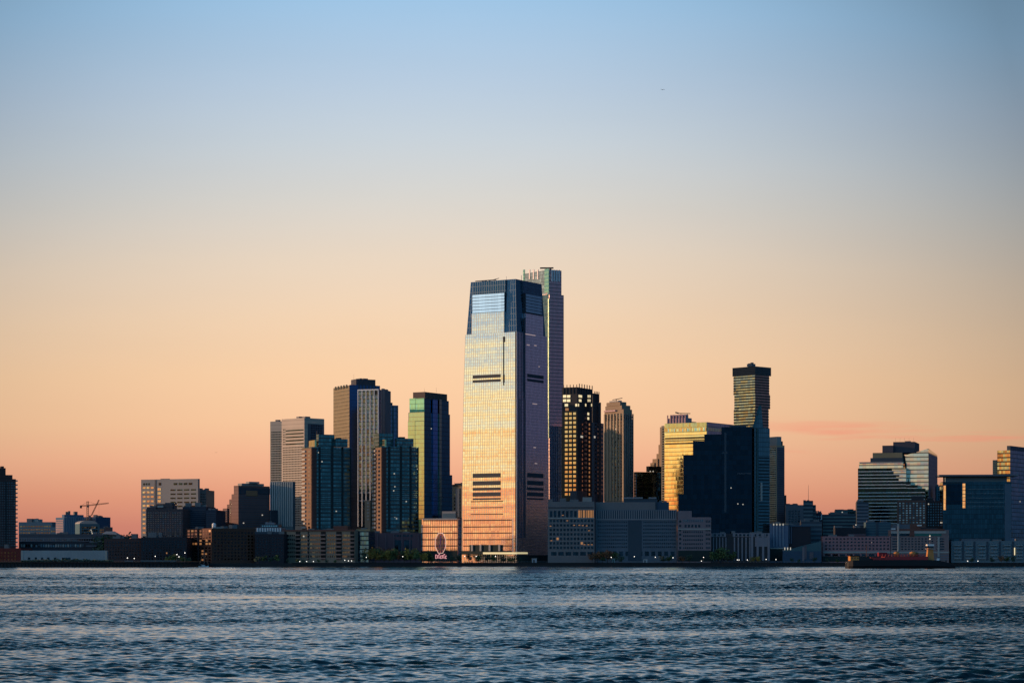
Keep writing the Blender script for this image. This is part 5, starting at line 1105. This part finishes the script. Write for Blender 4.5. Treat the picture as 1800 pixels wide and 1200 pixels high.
def sailboat():
    D = 1640; x, y, _ = at(358, 0, D); o = empty('sailboat', (x, y, 0)); tag(o, 'small moored white sailboat with bare mast before the dark quay', 'sailboat')
    mb = MB(); L = 3.6
    st = [(-L, .75, .9), (-L*.5, 1.0, .85), (0, 1.1, .85), (L*.6, .75, .95), (L, .05, 1.15)]
    for (x0, w0, h0), (x1, w1, h1) in zip(st, st[1:]):
        mb.face([(x0, -w0, h0), (x0, -w0*.5, -.3), (x1, -w1*.5, -.3), (x1, -w1, h1)]); mb.face([(x0, w0, h0), (x1, w1, h1), (x1, w1*.5, -.3), (x0, w0*.5, -.3)])
        mb.face([(x0, -w0, h0), (x1, -w1, h1), (x1, w1, h1), (x0, w0, h0)])
    mb.face([(-L, -.75, .9), (-L, .75, .9), (-L, .37, -.3), (-L, -.37, -.3)]); mb.build('hull', WHITE, o)
    mb = MB(); mb.box(-1.6, 1.0, -.6, .6, .86, 1.45); mb.build('cabin', WHITE, o)
    mb = MB(); mb.tube((.3, 0, .9), (.3, 0, CH+(HY-965)/F*D), .13, 5, .08); mb.tube((.3, 0, 2.0), (-2.6, 0, 1.9), .12, 5); mb.build('mast', wall_mat('grey_mast', (.22,.24,.24)), o)
    mb = MB(); mb.tube((.3, 0, 11), (L, 0, 1.15), .05, 3); mb.tube((.3, 0, 12), (-L, 0, .9), .05, 3); mb.build('rigging', wall_mat('grey_mast', (.22,.24,.24)), o)
sailboat()

def cranes():
    D = 2290; P = lambda px, py: np.array(((px-154)/F*D, 0, CH+(HY-py)/F*D-G)); m = wall_mat('crane_steel', (.10,.055,.04), .6)
    o = empty('tower_crane', (at(154, 0, D)[0], D, G)); tag(o, 'far tower crane with long horizontal jib above the blue blocks', 'crane')
    def lattice(name, p, q, w, n, parent, dy=0.0):
        mb = MB(); p, q = np.array(p, float), np.array(q, float); d = (q-p)/np.linalg.norm(q-p); a = np.cross(d, (0, 1, 0)); b_ = np.array((0, 1.0, 0))
        cs = [a*w+b_*w, a*w-b_*w, -a*w-b_*w, -a*w+b_*w]
        for c in cs: mb.tube(p+c, q+c, .16, 4)
        for i in range(n):
            u, v = p+(q-p)*i/n, p+(q-p)*(i+1)/n
            for j in range(4): mb.tube(u+cs[j], v+cs[(j+1) % 4], .09, 3)
        return mb.build(name, m, parent)
    lattice('mast', P(154, HY), P(154, 880.5), .8, 30, o); lattice('jib', P(154, 888), P(191, 883.8), .45, 16, o); lattice('counter_jib', P(154, 888), P(141, 889), .5, 5, o)
    mb = MB(); c = P(142.3, 890); mb.box(c[0]-.9, c[0]+.9, -.9, .9, c[2]-1.6, c[2]+1.2); mb.build('counterweight', BLACKM, o)
    mb = MB(); mb.tube(P(154, 881), P(172, 886), .09, 3); mb.tube(P(154, 881), P(143, 888.5), .09, 3); mb.build('tie_bar', m, o)
    mb = MB(); c = P(155, 889.5); mb.box(c[0]-.7, c[0]+.9, -1.5, 0, c[2]-1, c[2]+1); mb.build('cab', STEEL, o)
    D2 = 2320; o = empty('luffing_crane', (at(160, 0, D2)[0], D2, G)); tag(o, 'far crane with a single slanted boom leaning up to the right', 'crane')
    P2 = lambda px, py: np.array(((px-160)/F*D2, 0, CH+(HY-py)/F*D2-G))
    lattice('mast', P2(160, HY), P2(160, 908), .7, 20, o); lattice('boom', P2(160.5, 906), P2(174, 878), .42, 12, o)
    mb = MB(); mb.tube(P2(174, 878), P2(174, 905), .06, 3); mb.build('hoist_rope', m, o)
    mb = MB(); c = P2(158.5, 907); mb.box(c[0]-1.2, c[0]+.6, -.8, .8, c[2]-1, c[2]+1); mb.build('machine_house', STEEL, o)
cranes()

# ---- trees
def leaf_mat(name, rgb):
    m, t, p = new_mat(name); oi = t.n('ShaderNodeObjectInfo'); geo = t.n('ShaderNodeNewGeometry')
    n = t.noise(geo.outputs['Position'], .6, 3, .6); k = t.m('ADD', t.m('MULTIPLY', n, 1.1), t.m('ADD', .2, t.m('MULTIPLY', oi.outputs['Random'], .5)))
    t.put(p.inputs['Base Color'], t.v('SCALE', rgb, sc_=k)); p.inputs['Roughness'].default_value = .8; return m
def crown_mesh(seed, m, h=9.0, conif=False):
    rd = np.random.RandomState(seed); mb = MB()
    blobs = [((rd.uniform(-.28, .28)*h, rd.uniform(-.28, .28)*h, rd.uniform(.35, .85)*h), rd.uniform(.14, .24)*h) for _ in range(11)]
    for c, r in blobs:
        for _ in range(46):
            d = rd.normal(size=3); d /= np.linalg.norm(d); p = np.array(c)+d*r*rd.uniform(.55, 1.08); s_ = rd.uniform(.2, .5)
            if conif: k = max(.1, 1.05-p[2]/h); p[:2] *= k*1.1
            a = rd.normal(size=3); a /= np.linalg.norm(a); b_ = np.cross(a, d); b_ /= (np.linalg.norm(b_)+1e-6)
            mb.face([p-a*s_, p+b_*s_, p+a*s_, p-b_*s_])
    return mb.mesh('crown', m)
def trunk_mesh(h=9.0):
    mb = MB(); mb.tube((0, 0, 0), (0, 0, h*.5), .22, 6, .14)
    for a in range(5): mb.tube((0, 0, h*(.3+.04*a)), (h*.22*cos(a*1.3), h*.22*sin(a*1.3), h*(.6+.04*a)), .1, 4, .04)
    return mb.mesh('trunk', wall_mat('bark', (.05,.035,.025), .95))
LV = [leaf_mat('leaf_dark_green', (.07,.12,.04)), leaf_mat('leaf_ochre', (.26,.20,.04)), leaf_mat('leaf_russet', (.22,.10,.045)), leaf_mat('leaf_blue_green', (.05,.09,.06))]
CR = [[crown_mesh(10*i+j, LV[i]) for j in range(3)] for i in range(4)]; CON = crown_mesh(77, LV[0], conif=True); TR = trunk_mesh()
def tree(px, D, ytop, kind, label, group, z0=None, con=False):
    x, y, z = at(px, ytop, D); base = G if z0 is None else z0; h = max(3.0, z-base)
    o = empty('conifer_tree' if con else 'leafy_tree', (x, y, base), random.uniform(0, 6)); tag(o, label, 'tree', group)
    k = h/9.0*1.04; o.scale = (k*random.uniform(.95, 1.25), k*random.uniform(.95, 1.25), k)
    for nm, me in (('crown', CON if con else random.choice(CR[kind])), ('trunk', TR)):
        c = bpy.data.objects.new(nm, me); col.objects.link(c); c.parent = o
def row(items, D, where, group):
    names = {0: 'dark green tree', 1: 'ochre leaved tree', 2: 'russet leaved tree', 3: 'blue green tree', 4: 'pointed dark conifer'}
    items = sorted(items); cnt = {}
    for px, yt, kd in items:
        i = cnt.get(kd, 0); cnt[kd] = i+1; n = sum(1 for q_ in items if q_[2] == kd)
        pre = '' if n == 1 else (ORD[i]+' ')
        tree(px, D+random.uniform(-3, 3), yt, 0 if kd == 4 else kd, f"{pre}{names[kd]} {where}", group, con=kd == 4)
row([(642, 968, 3), (652, 962, 1), (660, 960, 0), (668, 965, 1), (675, 961, 2), (684, 966, 1), (692, 963, 0), (700, 968, 2), (711, 964, 0), (722, 960, 1), (731, 965, 0), (744, 970, 1)], 1775, 'before the plum podium under the right teal tower', 'trees before the plum podium')
row([(753, 965, 4), (760, 974, 0), (796, 975, 3), (806, 974, 3)], 1778, 'beside the octagonal clock', 'trees beside the clock')
row([(825, 973, 3), (841, 975, 0), (856, 974, 3), (868, 975, 0), (884, 976, 3), (899, 976, 0), (912, 978, 3)], 1772, 'at the foot of the golden skyscraper', 'trees at the foot of the golden skyscraper')
row([(1041, 972, 2), (1050, 968, 2), (1059, 970, 0), (1068, 966, 2), (1080, 970, 0), (1092, 976, 3)], 1776, 'before the middle of the stone office complex', 'trees before the stone office complex')
row([(1256, 968, 0), (1263, 963, 3), (1271, 961, 0), (1279, 965, 3), (1287, 968, 0), (1322, 978, 1), (1333, 977, 1)], 1778, 'before the base piers of the black tower', 'trees before the black tower')
row([(1165, 976, 3), (1176, 975, 0), (1199, 977, 2), (1212, 974, 3)], 1777, 'before the right end of the stone office complex', 'trees at the right end of the complex')
row([(296, 975, 0), (304, 973, 0), (313, 976, 3), (322, 975, 0), (334, 979, 3), (452, 977, 3), (464, 975, 0), (476, 978, 3), (488, 974, 0)], 1776, 'before dark blocks left of beige apartments', 'trees before the dark blocks')
row([(505, 982, 3), (522, 981, 0), (533, 983, 3), (560, 982, 0), (575, 983, 3), (590, 982, 0)], 1770, 'before the beige balconied apartments', 'trees before the beige apartments')
row([(188, 939, 3), (198, 943, 0), (212, 936, 3), (224, 941, 0), (240, 944, 3), (260, 941, 0)], 1832, 'behind dark blocks left of the grey slab', 'trees behind the dark blocks')
row([(1770, 977, 0), (1744, 978, 3), (1760, 976, 2), (1782, 977, 3), (1708, 979, 3)], 1776, 'before the blue white right edge apartments', 'trees before the right edge apartments')
row([(1455, 981, 3), (1472, 982, 0), (1432, 979, 3), (1405, 981, 0), (1392, 980, 3)], 1774, 'before the pink terrace and glass pavilion', 'trees before the pink terrace')
# low shrubs on the pier in front of the shed
def shrubs():
    rd = np.random.RandomState(5); mb = MB(); x0, x1 = at(39, 0, 1632)[0], at(200, 0, 1632)[0]
    for _ in range(2600):
        x = rd.uniform(x0, x1); hmax = 1.0+1.3*max(0, sin((x-x0)/(x1-x0)*pi))**2*(.6+.4*sin(x*.9)); p = np.array((x, 1630+rd.uniform(-2, 2), PZ+rd.uniform(0, hmax)))
        a, b_ = rd.normal(size=3)*.28, rd.normal(size=3)*.28; mb.face([p-a, p-b_, p+a, p+b_])
    tag(mb.build('shrubs', LV[3]), 'dark shrubs growing along the pier deck before the white shed', 'shrubs', kind='stuff')
shrubs()

# ---- lamps
def lamp_mesh(h):
    p = MB(); p.tube((0, 0, 0), (0, 0, h-.5), .09, 6, .06); p.box(-.2, .2, -.2, .2, 0, .3)
    g = MB(); g.ball((0, 0, h), .29, 8, 6); return p.mesh('pole', STEEL), g.mesh('lamp_globe', emit_mat('street_lamp_glow', (1, .95, .85), 2.6))
lc = {}
def lamps(pts, D, where, group, base=G):
    for i, (px, py) in enumerate(sorted(pts)):
        x, y, z = at(px, py, D); h = round(max(1.5, z-base), 1)
        if h not in lc: lc[h] = lamp_mesh(h)
        o = empty('street_lamp', (x, y, base)); n = len(pts)
        tag(o, (f"{ORD[i]} glowing lamp from the left {where}" if n > 1 else f"single glowing lamp {where}"), 'street lamp', group)
        for nm, me in zip(('pole', 'lamp_globe'), lc[h]): c = bpy.data.objects.new(nm, me); col.objects.link(c); c.parent = o
lamps([(224, 980), (236, 981), (273, 977), (311, 974), (314.6, 978), (325, 971)], 1618, 'on the dark pier', 'lamps on the pier', PZ)
lamps([(527, 986.2), (539, 986.4), (551, 986.4), (606, 984), (612.5, 985), (618, 985)], 1766, 'before the beige apartments', 'lamps before the beige apartments')
lamps([(644, 979), (708, 977.5)], 1768, 'before the plum podium', 'lamps before the plum podium')
lamps([(817, 977), (837, 977), (871, 977)], 1764, 'under the golden skyscraper', 'lamps under the skyscraper')
lamps([(1074.4, 979), (1115, 977.6), (1152, 978.7), (1183, 979.6), (1236.6, 979), (1233, 985.5)], 1765, 'before the stone office complex', 'lamps before the stone complex')
lamps([(1296, 983.4), (1299, 983.4), (1313.7, 983.5), (1346.7, 982.5), (1364, 982.8)], 1766, 'before the black tower base', 'lamps before the black tower')
lamps([(1701, 985.5), (1719, 985.5)], 1766, 'before the blue white terrace apartments', 'lamps before the right apartments')

def kiosk(px0, px1, py, D, label, m):
    x0, y, z = at(px0, py, D); x1 = at(px1, 0, D)[0]; o = empty('kiosk', ((x0+x1)/2, y, G)); tag(o, label, 'kiosk'); h = (x1-x0)/2; H = z-G
    mb = MB(); mb.box(-h, h, 0, 3, 0, H-.3, False); mb.build('wall', m, o); mb = MB(); mb.box(-h-.3, h+.3, -.4, 3.3, H-.3, H, True); mb.build('roof', GREYC, o)
    mb = MB(); mb.box(-h*.5, h*.1, -.08, 0, .01, H*.7); mb.build('door', DEEPW, o)
kiosk(935, 943.5, 980.5, 1764, 'small pale grey kiosk on the quay right of the golden skyscraper', wall_mat('kiosk_grey', (.34,.36,.40)))
kiosk(1076, 1081, 981, 1763, 'small teal kiosk on the quay before the stone offices', wall_mat('kiosk_teal', (.14,.24,.25)))
kiosk(1131, 1138, 981.5, 1768, 'low white kiosk on the quay between two lamps', wall_mat('kiosk_white', (.4,.42,.45)))

def railing(x0, x1, label):
    a, b_ = at(x0, 0, SHORE)[0], at(x1, 0, SHORE)[0]; mb = MB(); y = SHORE-1.4; z = G+.55
    n = int((b_-a)/2.4)
    for i in range(n+1): mb.box(a+(b_-a)*i/n-.04, a+(b_-a)*i/n+.04, y, y+.08, z, z+1.0)
    mb.box(a, b_, y, y+.08, z+1.0, z+1.1); mb.box(a, b_, y+.02, y+.06, z+.5, z+.56)
    o = mb.build('railing', wall_mat('grey_rail', (.16,.15,.16), .6)); tag(o, label, 'railing')
railing(592, 900, 'thin grey quay railing left of and below the golden skyscraper'); railing(905, 1445, 'thin grey quay railing in front of the stone office complex')

def bird(px, py, D, label, s_=.5):
    x, y, z = at(px, py, D); mb = MB(); w_ = s_
    for sg in (-1, 1): mb.face([(0, -.18*w_, 0), (sg*.55*w_, -.1*w_, .22*w_), (sg*1.1*w_, .05*w_, .05*w_), (sg*.5*w_, .18*w_, .12*w_), (0, .2*w_, 0)])
    mb.ball((0, 0, 0), .16*w_, 8, 5, .8); mb.tube((0, .1*w_, 0), (0, .6*w_, 0), .14*w_, 6, .04*w_); mb.tube((0, -.1*w_, .02), (0, -.34*w_, .04), .1*w_, 6, .05*w_)
    o = mb.build('bird', BLACKM); o.location = (x, y, z); tag(o, label, 'bird')
bird(1165, 158, 620, 'tiny dark bird high in the pale sky', .6); bird(380, 795, 900, 'tiny dark bird low in the peach sky left of the tan towers', .5)
